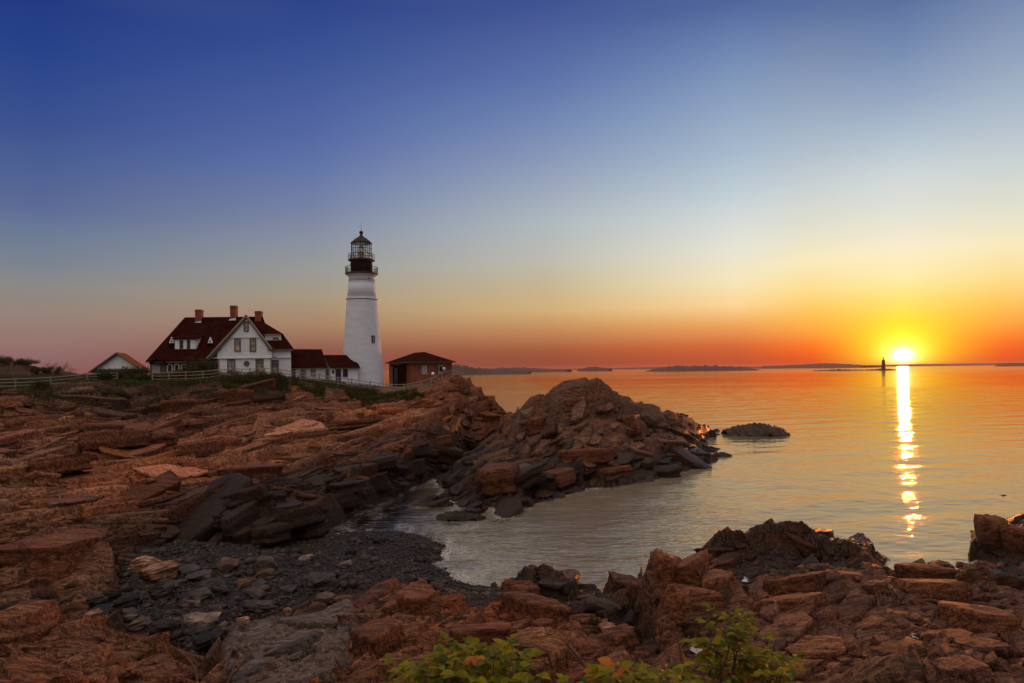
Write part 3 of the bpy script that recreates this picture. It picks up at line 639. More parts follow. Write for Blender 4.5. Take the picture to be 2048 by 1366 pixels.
# smooth wavy slab
sq = (B+fbm(A/1.6, B/0.7, 82, 3)*0.5)/0.42; sf = sq-np.floor(sq)
Z += blur(slabm, 4)*(fbm(A/2.4, B/0.55, 80, 4)*0.10+(0.5-sf)*0.11*(0.4+hash2(np.floor(sq), np.floor(A/1.1), 84)))
Z += blur(weedy, 3)*(np.abs(fbm(Xg/0.5, Yg/0.5, 81, 3))*0.25)
Z = np.where(sea > 0.9, np.minimum(Z, -0.5), Z)
Zt = Z
def tz(x, y):
    """height of the terrain at a world point"""
    u = (x/y-U0)/(U1-U0)*(NU-1); s = (math.log(y)-S0)/(S1-S0)*(NS-1)
    i = int(min(max(u, 0), NU-2)); j = int(min(max(s, 0), NS-2)); fu = min(max(u-i, 0), 1); fs = min(max(s-j, 0), 1)
    return float((Zt[j, i]*(1-fu)+Zt[j, i+1]*fu)*(1-fs)+(Zt[j+1, i]*(1-fu)+Zt[j+1, i+1]*fu)*fs)

# ---- colours of the ground, with cliff shadow and lit slabs painted in
def mixv(a, b, f): return a*(1-f[..., None])+b*f[..., None]
n1 = np.clip(fbm(Xg/9, Yg/9, 11, 4)*1.3+0.5, 0, 1); n2 = np.clip(fbm(A/3, B/1.1, 12, 5)*1.2+0.5, 0, 1)
colr = mixv(np.array((0.27, 0.078, 0.033)), np.array((0.37, 0.155, 0.082)), n2)
colr = mixv(colr, np.array((0.20, 0.135, 0.098)), n1*0.62)
ochre = np.clip(fbm(Xg/3.5, Yg/3.5, 21, 4)*2.4-0.35, 0, 1); colr = mixv(colr, np.array((0.42, 0.19, 0.06)), ochre*0.45)
colr *= (0.78+0.44*cellr)[..., None]; colr *= (0.85+0.3*cellr2)[..., None]
leftgrey = np.clip((-Xg/Yg-0.30)/0.3, 0, 1)*np.clip((Yg-55)/12, 0, 1)
colr = mixv(colr, np.array((0.13, 0.10, 0.075)), leftgrey*0.75)
colr = mixv(colr, np.array((0.20, 0.122, 0.085)), blur(outcrop, 5)*0.75)
rightred = np.clip((Xg/Yg-0.05)/0.2, 0, 1)*np.clip((34-Yg)/6, 0, 1)
colr = mixv(colr, np.array((0.17, 0.098, 0.072)), rightred*0.75)
colr = mixv(colr, np.array((0.17, 0.14, 0.122)), blur(slabm, 3)*0.8)
colr = mixv(colr, np.array((0.17, 0.165, 0.175)), blur(greys, 3)*0.9)
# tidal zone: dark weed and wet rock near the water line
tide = np.clip((2.25+fbm(Xg/4, Yg/4, 13, 5)*2.2-Z)/0.7, 0, 1)*np.where(Yg > 34, 1.0, 0)
tide = np.maximum(tide, np.clip((1.25+fbm(Xg/1.6, Yg/1.6, 14, 4)*0.9-Z)/0.5, 0, 1)*(Yg <= 34))
weedn = np.clip(fbm(Xg/1.2, Yg/1.2, 15, 4)*1.6+0.55, 0, 1)
tcol = mixv(np.array((0.016, 0.009, 0.006)), np.array((0.060, 0.032, 0.018)), weedn)
colr = mixv(colr, tcol, tide*0.93)
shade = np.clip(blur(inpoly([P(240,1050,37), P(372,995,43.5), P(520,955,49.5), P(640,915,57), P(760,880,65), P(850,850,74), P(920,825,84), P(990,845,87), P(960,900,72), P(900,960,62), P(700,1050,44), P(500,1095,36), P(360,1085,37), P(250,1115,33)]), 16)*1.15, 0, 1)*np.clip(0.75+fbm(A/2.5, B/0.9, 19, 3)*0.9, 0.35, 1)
colr = mixv(colr, np.array((0.045, 0.025, 0.015)), shade*0.90)  # shadow over the cliff and shelf painted into the rock colour
colr = mixv(colr, tcol, blur(weedy, 5)*0.9)
colr = mixv(colr, np.array((0.020, 0.014, 0.011)), blur(beach, 2))
gcol = mixv(np.array((0.050, 0.045, 0.016)), np.array((0.085, 0.055, 0.028)), np.clip(fbm(Xg/2.5, Yg/2.5, 16, 4)+0.5, 0, 1))
gcol = mixv(gcol, np.array((0.15, 0.085, 0.05)), np.clip((Xg/Yg+0.235)/0.05, 0, 1)*(Yg > 85))
pl = blur(plateau, 2)*(1-blur(hillock, 5)*0.9)
colr = mixv(colr, gcol, np.clip(pl, 0, 1))
mg = np.clip((0.5+fbm(Xg/3, Yg/3, 17, 3)-np.abs(Yg-76)/8)*1.3, 0, 1)*((Xg/Yg < -0.30))
colr = mixv(colr, np.array((0.035, 0.022, 0.012)), mg*0.8)
colr = mixv(colr, gcol*0.8, blur(near, 8)*0.8)
wetm = np.clip(np.maximum(np.maximum(tide, blur(beach, 2)), shade*0.6)+blur(slabm, 3)*0.8+blur(greys, 3)*0.9, 0, 1)
smom = np.clip(blur(slabm, 3)+blur(beach, 2)*0.5+pl*0.5, 0, 1)
colr = np.clip(colr*np.where((rockm > 0.5)[..., None], 0.63, 1.0)*(1+0.55*blur(inpoly([P(-100,1000,37), P(-100,930,45), P(300,900,56), P(520,850,67), P(760,800,86), P(900,830,80), P(780,880,60), P(620,940,52), P(350,985,43), P(200,1050,36)]), 14)-0.25*np.clip((Yg-66)/14, 0, 1)*(Xg/Yg < -0.32))[..., None], 0, 1)  # lit slabs of the slope painted brighter, its upper left painted darker

VID = np.arange(NS*NU).reshape(NS, NU)
P3 = np.stack([Xg, Yg, Z], -1).reshape(-1, 3)
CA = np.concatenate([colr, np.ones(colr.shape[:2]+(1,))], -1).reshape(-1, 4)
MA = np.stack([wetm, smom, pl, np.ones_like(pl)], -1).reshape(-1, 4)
q = np.stack([VID[:-1, :-1], VID[:-1, 1:], VID[1:, 1:], VID[1:, :-1]], -1)
zmx = np.maximum(np.maximum(Z[:-1, :-1], Z[:-1, 1:]), np.maximum(Z[1:, 1:], Z[1:, :-1]))
keep = zmx > -0.6
zone = np.zeros((NS-1, NU-1), int)                      # 0 rocky_shore
zone[outcrop[:-1, :-1]] = 1
zone[(Yg[:-1, :-1] < 40) & (Xg[:-1, :-1]/Yg[:-1, :-1] > -0.45+0.0) & ~beach[:-1, :-1] & (Xg[:-1, :-1]/Yg[:-1, :-1] > -0.43) & (Yg[:-1, :-1] < 33)] = 2
zone[(Xg[:-1, :-1]/Yg[:-1, :-1] > 0.1) & (Yg[:-1, :-1] < 42)] = 2
zone[plateau[:-1, :-1]] = 3
zone[hillock[:-1, :-1]] = 5
zone[beach[:-1, :-1]] = 4
zone[near[:-1, :-1]] = 6
ZN = ['rocky_shore', 'rocky_outcrop', 'foreground_rocks', 'grassy_ground', 'gravel_beach', 'rocky_hill', 'grassy_bank']
for zi, nm in enumerate(ZN):
    fq = q[keep & (zone == zi)]
    if not len(fq): continue
    uq, inv = np.unique(fq.ravel(), return_inverse=True)
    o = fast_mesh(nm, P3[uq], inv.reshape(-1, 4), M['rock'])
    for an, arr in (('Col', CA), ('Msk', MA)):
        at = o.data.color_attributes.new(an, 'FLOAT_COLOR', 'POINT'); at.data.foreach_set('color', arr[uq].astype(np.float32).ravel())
    tag(o, kind='structure')

# ---- split slabs and blocks of the same rock, lying along the beds
Zsm = blur(Z, 5)
gyy, gxx = np.gradient(Zsm)
dYs = np.gradient(np.exp(ss))[:, None]; du_ = (U1-U0)/(NU-1)
Gx = gxx/(du_*Yg); Gy = (gyy - Gx*us[None, :]*dYs)/dYs
Gx = np.clip(blur(Gx, 3), -1.2, 1.2); Gy = np.clip(blur(Gy, 3), -1.2, 1.2)
def block_proto(seed, fine):
    r = random.Random(seed); bm = bmesh.new(); n = r.choice((5, 6, 7)); plan = []
    for k in range(n):
        a = 2*math.pi*(k+r.uniform(-.28, .28))/n; c_, s_ = math.cos(a), math.sin(a); m_ = max(abs(c_), abs(s_)); q = r.uniform(.80, 1.0)
        plan.append((c_/m_*q, s_/m_*q))
    tx_, ty_ = r.uniform(-.18, .18), r.uniform(-.25, .25)
    for x, y in plan:
        bm.verts.new((x, y, 1+tx_*x+ty_*y)); k = r.uniform(.96, 1.10); bm.verts.new((x*k, y*k, -1))
    for _ in range(2): bm.verts.new((r.uniform(-.5, .5), r.uniform(-.5, .5), 1.0+r.uniform(0, .12)))
    rr_ = bmesh.ops.convex_hull(bm, input=bm.verts); bad = list({g for g in rr_['geom_interior']+rr_['geom_unused'] if isinstance(g, bmesh.types.BMVert)})
    if bad: bmesh.ops.delete(bm, geom=bad, context='VERTS')
    bmesh.ops.triangulate(bm, faces=bm.faces[:])
    for lv in range(3 if fine else 1):
        e = [e for e in bm.edges if e.calc_length() > (0.75, 0.42, 0.25)[lv]]
        if e: bmesh.ops.subdivide_edges(bm, edges=e, cuts=1); bmesh.ops.triangulate(bm, faces=[f for f in bm.faces if len(f.verts) > 3])
    v = np.array([q.co[:] for q in bm.verts]); f = np.array([[q.index for q in g.verts] for g in bm.faces]); bm.free()
    lay = np.floor(v[:, 2]*2.6+seed*.37+0.35*fbm(v[:, 0]*2+seed, v[:, 1]*2, seed, 2)); k = 1+0.13*(hash2(lay, lay*0+seed, 9)-0.5)*(np.abs(v[:, 2]) < 1.3)
    v[:, 0] *= k; v[:, 1] *= 1+(k-1)*1.3
    v += 0.05*np.stack([fbm(v[:, 1]*2.3+seed, v[:, 2]*3+i*9, seed+i, 3) for i in range(3)], -1)
    v[:, 2] += 0.10*fbm(v[:, 0]*1.5+seed, v[:, 1]*6, seed+8, 3)*(v[:, 2] > .6)
    return v, f
PF = [block_proto(i, True) for i in range(26)]; PC = [block_proto(60+i, False) for i in range(26)]
okrock = (blur(rockm, 6) > 0.72) & (~slabm | (hash2(np.arange(NS)[:, None]*np.ones((1, NU)), np.arange(NU)[None, :]*np.ones((NS, 1)), 3) > 0.75)) & ~near & (Z > -0.1)
zfull = np.zeros((NS, NU), int); zfull[:-1, :-1] = zone; 
rb_ = random.Random(2024); acc = {}
def blocks(n, Ya, Yb, hl, hw, ht, fine, ua=-0.9, ub=0.9, wig=0.35, out=1.0):
    cnt = 0; tr = 0
    while cnt < n and tr < n*12:
        tr += 1
        Y = math.exp(rb_.uniform(math.log(Ya), math.log(Yb))); u = rb_.uniform(ua, ub)
        i = int((u-U0)/(U1-U0)*(NU-1)); j = int((math.log(Y)-S0)/(S1-S0)*(NS-1))
        if not okrock[j, i]: continue
        zn = zfull[j, i]
        if zn in (3, 4, 5, 6): continue
        if zn == 1 and not fine and rb_.random() < .6: continue
        if zn == 1 and Zsm[j, i] > 6.4 and hl[1] > 1: continue
        k = rb_.random()**1.6; L_ = hl[0]+(hl[1]-hl[0])*k; W_ = hw[0]+(hw[1]-hw[0])*k*rb_.uniform(.7, 1.3); T_ = (ht[0]+(ht[1]-ht[0])*k)*rb_.uniform(.7, 1.3)
        v, f = rb_.choice(PF if fine else PC)
        a = ang+rb_.gauss(0, 0.20)+(math.pi if rb_.random() < .5 else 0)+(math.pi/2 if rb_.random() < .12 else 0)
        ex = Vector((math.cos(a), math.sin(a), 0)); gx, gy = Gx[j, i], Gy[j, i]
        nn = Vector((-gx*.75, -gy*.75, 1)); dipv = Vector((-math.sin(ang), math.cos(ang), 0)); jg = 2.1 if Y < 34 else 1.3
        nn = (nn.normalized()+dipv*(0.20*jg**.7+rb_.gauss(0, .10)*jg)+Vector((rb_.gauss(0, .06)*jg, rb_.gauss(0, .06)*jg, 0))).normalized()
        ex = (ex-nn*ex.dot(nn)).normalized(); ey = nn.cross(ex)
        R_ = np.array([ex*L_, ey*W_, nn*T_]); x = u*Y
        p = v @ R_ + np.array([x, Y, Zsm[j, i]+T_*(rb_.uniform(-.75, -.15)*out)])
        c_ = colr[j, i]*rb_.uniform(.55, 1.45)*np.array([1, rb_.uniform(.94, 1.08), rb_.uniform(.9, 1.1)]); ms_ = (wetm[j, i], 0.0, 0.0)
        acc.setdefault(1 if zn == 1 else (2 if zn == 2 else 0), []).append((p, f, c_, ms_)); cnt += 1
UA, UB = -0.9, 0.34
blocks(330, 34, 103, (1.6, 3.6), (0.6, 1.35), (0.35, 0.75), True, UA, UB)
blocks(1500, 34, 103, (0.8, 1.7), (0.3, 0.7), (0.2, 0.42), True, UA, UB)
blocks(3600, 30, 103, (0.3, 0.8), (0.14, 0.36), (0.10, 0.24), False, UA, UB)
blocks(210, 14, 36, (0.6, 1.5), (0.28, 0.6), (0.26, 0.55), True, -0.9, 0.9)
blocks(700, 14, 36, (0.26, 0.7), (0.12, 0.30), (0.12, 0.30), True, -0.9, 0.9)
blocks(2200, 14, 36, (0.10, 0.3), (0.05, 0.14), (0.03, 0.10), False, -0.9, 0.9)
HERO = [(1322,1172,24.6,0.85,0.5,1.15,78,-.12,1.35,0),(1385,1165,24.9,1.0,0.55,0.8,60,.2,1.3,0),(1440,1190,23.8,0.9,0.5,0.7,50,.25,1.15,0),(1040,1205,23.3,0.8,0.45,0.6,-30,.15,.9,0),(1850,1160,27.4,1.1,0.6,0.55,-20,.25,.8,0),(1600,1180,25.6,1.4,0.6,0.5,15,.25,.85,0),  # column, row of the centre, depth, half sizes, turn, dip, colour tone, darkness
 (145,1128,29.4,1.85,1.3,1.15,62,.14,1.15,0),(60,1110,29.6,1.2,0.9,0.5,60,.1,.9,0),(290,985,43.6,1.9,0.95,0.62,58,.16,1.25,0),(180,1000,41,2.4,0.9,0.5,62,.15,1.05,0),
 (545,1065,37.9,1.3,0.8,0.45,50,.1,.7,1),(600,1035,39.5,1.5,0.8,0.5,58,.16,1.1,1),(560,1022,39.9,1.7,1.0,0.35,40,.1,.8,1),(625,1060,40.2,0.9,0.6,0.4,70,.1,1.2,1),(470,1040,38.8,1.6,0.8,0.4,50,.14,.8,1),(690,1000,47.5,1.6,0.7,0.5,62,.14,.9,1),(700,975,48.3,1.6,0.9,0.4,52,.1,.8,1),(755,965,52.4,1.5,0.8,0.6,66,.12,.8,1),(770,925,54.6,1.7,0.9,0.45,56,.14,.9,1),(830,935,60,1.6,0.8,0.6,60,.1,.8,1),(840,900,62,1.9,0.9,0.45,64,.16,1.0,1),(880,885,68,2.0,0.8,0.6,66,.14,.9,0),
 (918,784,98.5,0.9,1.0,1.9,75,.03,1.3,0),(975,800,92.5,1.3,0.9,0.55,60,.05,1.0,0),(945,815,92,1.6,1.2,1.3,70,.05,1.1,0),
 (1310,893,71.5,2.3,1.3,0.95,70,.2,1.1,0),(1175,912,60.5,2.8,1.2,0.6,20,.12,1.1,0),(1075,850,66,2.6,1.3,0.7,75,.2,1.0,0),(1165,812,66.5,2.8,1.4,0.6,35,.10,1.05,0),(1260,850,68.5,2.0,1.2,0.9,80,.2,.95,0),(1360,880,76,1.8,1.1,0.8,75,.2,.9,0),(1000,958,53,2.3,1.5,1.0,70,.15,.8,0),(1120,955,56.5,2.4,1.2,0.6,60,.15,.95,0),(1230,945,60.5,2.2,0.9,0.5,25,.12,.95,0),
 (1075,1225,22.0,1.35,0.42,0.42,-38,.1,1.0,0),(840,1222,23.0,0.75,0.62,0.66,70,.1,1.2,0),(760,1290,19.0,0.9,0.5,0.5,65,.1,.9,0),(960,1285,19.2,1.0,0.6,0.45,10,.05,1.0,0),(1240,1290,19.6,0.6,0.4,0.4,20,.1,1.0,0),
 (1390,1215,22.8,1.2,0.6,0.6,-50,.2,1.25,0),(1580,1225,22.8,1.3,0.8,0.5,20,.15,1.1,0),(1640,1320,17.4,1.1,0.6,0.38,30,.1,1.2,0),(1800,1320,17.6,1.0,0.6,0.4,70,.1,1.1,0),(1720,1170,26.5,1.3,0.7,0.4,-20,.1,.9,0),(1870,1190,25.3,1.5,0.8,0.5,-15,.15,1.05,0),(1960,1250,21.6,1.2,0.7,0.5,-30,.12,1.1,0),(1985,1085,35.6,0.9,0.7,1.3,80,.05,1.1,0),(2030,1095,35.0,1.0,0.8,1.1,75,.05,1.0,0),
 (80,850,56,2.6,1.2,0.7,60,.15,1.1,0),(230,880,55,2.8,1.2,0.7,58,.15,1.15,0),(370,820,68,2.6,1.4,1.0,60,.12,.9,0),(470,800,73,2.0,1.3,1.0,65,.1,.8,0),(600,880,63,4.0,1.8,0.4,62,.14,1.2,0),(520,915,58,3.0,1.5,0.5,60,.14,1.2,0),(690,850,72,4.0,1.8,0.4,60,.14,1.15,0),(400,900,56,2.8,1.2,0.6,62,.15,1.1,0),(120,930,45,2.2,1.0,0.5,60,.15,1.15,0)]
for px_, py_, Y_h, L_, W_, T_, yaw, dip_, tone, dk in HERO:
    v, f = rb_.choice(PF); c0_ = P(px_, py_, Y_h); a = math.radians(yaw); ex = Vector((math.cos(a), math.sin(a), 0)); dv_ = Vector((-math.sin(a), math.cos(a), 0)); nn = (Vector((0, 0, 1))+dv_*dip_).normalized(); ex = (ex-nn*ex.dot(nn)).normalized(); ey = nn.cross(ex)
    i = int((c0_.x/Y_h-U0)/(U1-U0)*(NU-1)); j = int((math.log(Y_h)-S0)/(S1-S0)*(NS-1)); i = min(max(i, 0), NU-1)
    p = v @ np.array([ex*L_, ey*W_, nn*T_])+np.array(tuple(c0_)); cc_ = np.array((0.27, 0.108, 0.054))*0.60*tone
    if dk: cc_ = np.array((0.045, 0.025, 0.0155))*tone*rb_.uniform(.6, 1.3)  # dark cliff blocks take the same painted shadow tone
    zn = zfull[j, i]; acc.setdefault(1 if zn == 1 else (2 if zn == 2 else 0), []).append((p, f, cc_, (0.3+0.4*dk, 0.0, 0.0)))
for zi, lst in acc.items():
    off = 0; VV, FF, CC, MM = [], [], [], []
    for p, f, c_, ms_ in lst:
        VV.append(p); FF.append(f+off); off += len(p); CC.append(np.tile(np.append(c_, 1.0), (len(p), 1))); MM.append(np.tile(np.array([*ms_, 1.0]), (len(p), 1)))
    VV = np.concatenate(VV); CC = np.concatenate(CC)
    # wet and weedy near the water, as the rock under them
    tb = np.clip((0.8+fbm(VV[:, 0]/1.6, VV[:, 1]/1.6, 14, 3)*0.7-VV[:, 2])/0.4, 0, 1)[:, None]*0.85; CC[:, :3] = CC[:, :3]*(1-tb)+np.array((0.035, 0.021, 0.013))*tb
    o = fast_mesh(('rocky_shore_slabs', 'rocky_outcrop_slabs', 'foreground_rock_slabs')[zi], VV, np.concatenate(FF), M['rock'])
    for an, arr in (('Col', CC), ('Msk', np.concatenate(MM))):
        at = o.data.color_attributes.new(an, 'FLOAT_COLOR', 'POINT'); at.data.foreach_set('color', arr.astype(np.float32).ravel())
    tag(o, kind='structure')

# ============================================================ sea
WU, WS = 900, 1500
wu = np.linspace(-1.15, 1.15, WU); s_near = math.log(20.0); s_far = math.log(9000.0)
wsn = np.concatenate([np.linspace(s_near, math.log(320.0), 1250), np.linspace(math.log(323.0), s_far, 160)]); WS = len(wsn)
wY = np.exp(wsn)[:, None]*np.ones((1, WU)); wX = wu[None, :]*wY
wZ = np.zeros_like(wX); rg = np.random.RandomState(4)
for i in range(46):
    lam = 0.35*(1.17**(i % 23))*(1+0.1*rg.rand()); th = math.radians(-75+rg.randn()*32)
    kx, ky = math.cos(th)*2*math.pi/lam, math.sin(th)*2*math.pi/lam
    spac = np.maximum(wY*0.0023, wY*0.00256)
    fade = np.clip((lam/spac-3.0)/4.0, 0, 1)*np.clip(1.4-wY/500, 0.0, 1)
    am = 0.00125*lam**0.85
    ph = rg.rand()*6.28+fbm(wX/(lam*6), wY/(lam*6), 200+i, 2)*3.0
    wZ += am*fade*np.sin(kx*wX+ky*wY+ph)
calm = 0.50+0.35*np.clip((wY-45)/60, 0, 1); wZ *= calm*1.5
WV = np.stack([wX, wY, wZ], -1).reshape(-1, 3); WI = np.arange(WS*WU).reshape(WS, WU)
WQ = np.stack([WI[:-1, :-1], WI[:-1, 1:], WI[1:, 1:], WI[1:, :-1]], -1).reshape(-1, 4)
ui = np.clip((wX/wY-U0)/(U1-U0)*(NU-1), 0, NU-1).astype(int); si = np.clip((np.log(wY)-S0)/(S1-S0)*(NS-1), 0, NS-1).astype(int)
dep = np.clip(-Z[si, ui], 0, 3); dep[wY > 262] = 3
dep[(np.abs(wX/wY) > 0.91)] = 3
wash = np.clip(1-blur(np.clip(dep/0.75, 0, 1), 4)*1.15, 0, 1)*np.clip(0.5+fbm(wX/0.9, wY/2.2, 501, 4)*1.6, 0, 1)
sea_o = fast_mesh('sea', WV, WQ, M['water'], smooth=True); tag(sea_o, kind='structure')
at = sea_o.data.color_attributes.new('Wash', 'FLOAT_COLOR', 'POINT'); wv_ = np.stack([wash, np.clip((wX/wY+0.16)/0.12, 0, 1), wash*0, wash*0+1], -1).reshape(-1, 4); at.data.foreach_set('color', wv_.astype(np.float32).ravel())
HAZE = 0.000065

# small rock standing in the sea
def rock_mesh(name, seed, sx, sy, sz, mat, sub=3, rough=0.18, boxy=0.6):
    rnd = random.Random(seed); bm = bmesh.new()
    for i in range(26):
        v = Vector((rnd.uniform(-1, 1), rnd.uniform(-1, 1), rnd.uniform(-1, 1)))
        m = max(abs(v.x), abs(v.y), abs(v.z)); v = v.normalized()*(1-boxy) + v/m*boxy*0.85
        bm.verts.new((v.x*sx, v.y*sy, v.z*sz))
    r = bmesh.ops.convex_hull(bm, input=bm.verts)
    bmesh.ops.delete(bm, geom=list({g for g in r['geom_interior']+r['geom_unused'] if isinstance(g, bmesh.types.BMVert)}), context='VERTS')
    bmesh.ops.bevel(bm, geom=bm.edges[:], offset=0.06*min(sx, sy, sz), segments=1, affect='EDGES')
    bmesh.ops.triangulate(bm, faces=bm.faces[:])
    for _ in range(sub):
        long = [e for e in bm.edges if e.calc_length() > 0.25*max(sx, sy, sz)/(1+_*1.2)]
        if long: bmesh.ops.subdivide_edges(bm, edges=long, cuts=1); bmesh.ops.triangulate(bm, faces=[f for f in bm.faces if len(f.verts) > 3])
    co = np.array([v.co[:] for v in bm.verts]); k = seed*31+7; s = max(sx, sy, sz)
    n = fbm(co[:, 0]/s*2+k, (co[:, 1]+co[:, 2]*3)/s*2, k, 4)*rough*min(sx, sy, sz)
    q = fbm(co[:, 0]/s*1.2+k, co[:, 2]/s*9, k+3, 3)*rough*0.5*min(sx, sy, sz)
    for v, a in zip(bm.verts, n+q): v.co += v.co.normalized()*float(a)
    me = bpy.data.meshes.new(name); bm.to_mesh(me); bm.free(); me.materials.append(mat)
    return me
def colour_mesh(me, c, m=(0.6, 0, 0)):
    a = me.color_attributes.new('Col', 'FLOAT_COLOR', 'POINT'); n = len(me.vertices)
    co = np.zeros(n*3, np.float32); me.vertices.foreach_get('co', co)
    arr = np.tile(np.array((*c, 1.0), np.float32), (n, 1)); arr[:, :3] *= (0.75+0.5*vnoise(co[0::3]*1.3+50, co[1::3]*1.3+50, 5))[:, None]
    a.data.foreach_set('color', arr.ravel())
    b = me.color_attributes.new('Msk', 'FLOAT_COLOR', 'POINT'); b.data.foreach_set('color', np.tile(np.array((*m, 1.0), np.float32), (n, 1)).ravel())
def grid_rock(name, c, rx, ry, hz, seed, col, label, power=0.6, kind=None, cat='rock'):
    """a bedrock hump rising out of the water: its own small height field"""
    n = 150; xs = np.linspace(-1, 1, n); gx, gy = np.meshgrid(xs, xs)
    r = np.sqrt(gx**2+gy**2)+fbm(gx*2.2+seed, gy*2.2, seed, 3)*0.28
    z = hz*np.clip(1-r, -0.3, 1)*(1/0.9); z = np.sign(z)*np.abs(z/hz)**power*hz
    X = gx*rx+c[0]; Y = gy*ry+c[1]
    f1, f2, r1, r2q, r3, ox, oy = cells((X*ca+Y*sa)/(rx*0.35), (-X*sa+Y*ca)/(rx*0.16), seed+9)
    z += (r1-0.5)*hz*0.22+oy*hz*0.2
    z += fbm(X/(rx*0.12), Y/(rx*0.05), seed+2, 3)*hz*0.07
    V = np.stack([gx*rx, gy*ry, z], -1).reshape(-1, 3); I = np.arange(n*n).reshape(n, n)
    Q = np.stack([I[:-1, :-1], I[:-1, 1:], I[1:, 1:], I[1:, :-1]], -1)
    k = ((z[:-1, :-1] > -0.35) | (z[1:, 1:] > -0.35)); o = fast_mesh(name, V, Q[k], M['rock'])
    o.location = (c[0], c[1], 0); colour_mesh(o.data, col, (0.8, 0, 0))
    if kind: tag(o, kind=kind)
    else: tag(o, label, cat)
    return o
p = PZ(1510, 868, 0); grid_rock('sea_rock', (p.x, p.y), 4.6, 4.0, 1.55, 5, (0.055, 0.038, 0.028), 'low dark rock alone in the sea to the right of the big outcrop')
p = PZ(912, 1036, 0); grid_rock('shore_rock', (p.x, p.y), 1.3, 1.0, 0.45, 6, (0.035, 0.028, 0.014), 'green-brown weedy rock at the foot of the outcrop, left of two in the shallows', cat='rock')
p = PZ(946, 1037, 0); grid_rock('shore_rock', (p.x, p.y), 0.9, 0.7, 0.33, 8, (0.045, 0.03, 0.022), 'small brown rock in the shallows beside a green-brown weedy rock', cat='rock')
p = PZ(1445, 912, 0); grid_rock('shore_rock', (p.x, p.y), 1.2, 1.0, 0.4, 12, (0.045, 0.03, 0.022), 'little dark rock just off the right tip of the big outcrop', cat='rock')

# ---- beach boulders
BO = [  # column, row, width px, height px, depth ratio, material, label
 (455,1130,52,26,'w','pale brown hump-shaped boulder at the top of the gravel beach'),
 (530,1128,46,34,'g','dark brown pointed boulder near the foot of the dark cliff'),
 (375,1140,44,16,'g','flat grey stone with a pale end beside the layered ledge'),
 (320,1142,70,44,'w','tan split-looking slab boulder leaning by the orange block'),
 (285,1128,60,36,'w','tan layered boulder between the orange block and the gravel'),
 (245,1212,56,48,'d','near-black rounded boulder, largest of the dark ones at the left of the beach'),
 (215,1182,40,34,'d','black blunt boulder wedged under the orange block'),
 (318,1186,50,40,'g','brown boulder with a striped flank in the middle of the boulder patch'),
 (425,1175,62,46,'g','broad dark hump-backed boulder in the middle of the boulder patch'),
 (400,1192,50,34,'g','dark boulder with a light chipped corner in front of the broad hump-backed one'),
 (367,1200,28,24,'d','small squarish black boulder left of the chipped one'),
 (383,1210,34,26,'g','small grey boulder with a sunlit right edge'),
 (430,1218,28,20,'g','small rounded grey stone right of the sunlit-edged boulder'),
 (492,1166,40,24,'w','brown boulder with a pale top near the middle of the beach'),
 (516,1172,42,20,'g','low grey stone touching the pale-topped brown boulder'),
 (510,1188,44,22,'g','blocky stone with a flat tan top in the middle of the beach'),
 (517,1212,66,20,'g','long low grey slab stone lying on the dark gravel'),
 (533,1148,36,26,'w','tan rounded boulder standing alone on the upper gravel'),
 (575,1180,34,16,'g','thin slanted stone right of the blocky flat-topped one'),
 (642,1163,70,42,'g','large pale grey boulder with a cut right face in the centre of the gravel'),
 (650,1197,40,20,'g','flat pale stone on the gravel below the large cut boulder'),
 (574,1225,20,18,'w','small tan upright stone above the pale slab'),
 (344,1246,44,34,'g','dark wedge boulder at the lower edge of the boulder patch'),
 (386,1240,50,22,'g','flat-topped grey block in the lower boulder patch'),
 (420,1238,42,20,'g','grey slab stone touching the flat-topped block'),
 (280,1250,44,28,'g','grey stone just above the near orange slab'),
 (252,1243,40,26,'g','worn grey stone behind the near orange slab, left of its neighbour'),
 (330,1268,66,52,'d','blue-grey angular boulder with a flat face beside the near orange slab'),
 (400,1262,34,20,'g','small grey boulder above a long blackish one'),
 (420,1276,54,22,'d','long blackish boulder near the pale slab'),
 (470,1262,52,32,'g','dark rough boulder against the upper left corner of the pale slab'),
 (484,1242,26,22,'w','small brownish boulder above the pale slab\'s left corner'),
 (403,1290,50,34,'d','dark slate-coloured boulder low on the left of the pale slab'),
 (475,1285,24,14,'g','small flat stone tucked by the pale slab'),
 (190,1205,40,30,'g','grey stone wedged between the orange block and the black boulder'),
 (180,1228,38,26,'w','tan stone on the left margin of the boulder patch'),
 (350,1170,44,20,'g','dark low stone above the striped-flank boulder'),
 (395,1152,60,18,'g','long low dark stone at the upper side of the boulder patch'),
 (470,1200,22,14,'g','little grey stone near the blocky flat-topped one'),
 (444,1252,20,12,'g','little dark stone between the long blackish boulder and the slab stone'),
 (610,1118,34,12,'g','low brown stone high on the gravel close to the dark cliff'),
 (700,1105,26,14,'d','dark stone in the gravel near the cliff foot'),
 (760,1080,30,16,'d','dark stone on the gravel near the still pool'),
 (690,1128,34,10,'g','low slanting stone on the fine gravel'),
 (1205,1215,78,34,'d','dark flat-topped weedy boulder between the leaning block and the middle rocks'),
 (1215,1262,50,30,'w','tan flaky boulder under the dark flat-topped one'),
]
protos = {}
gi = 0
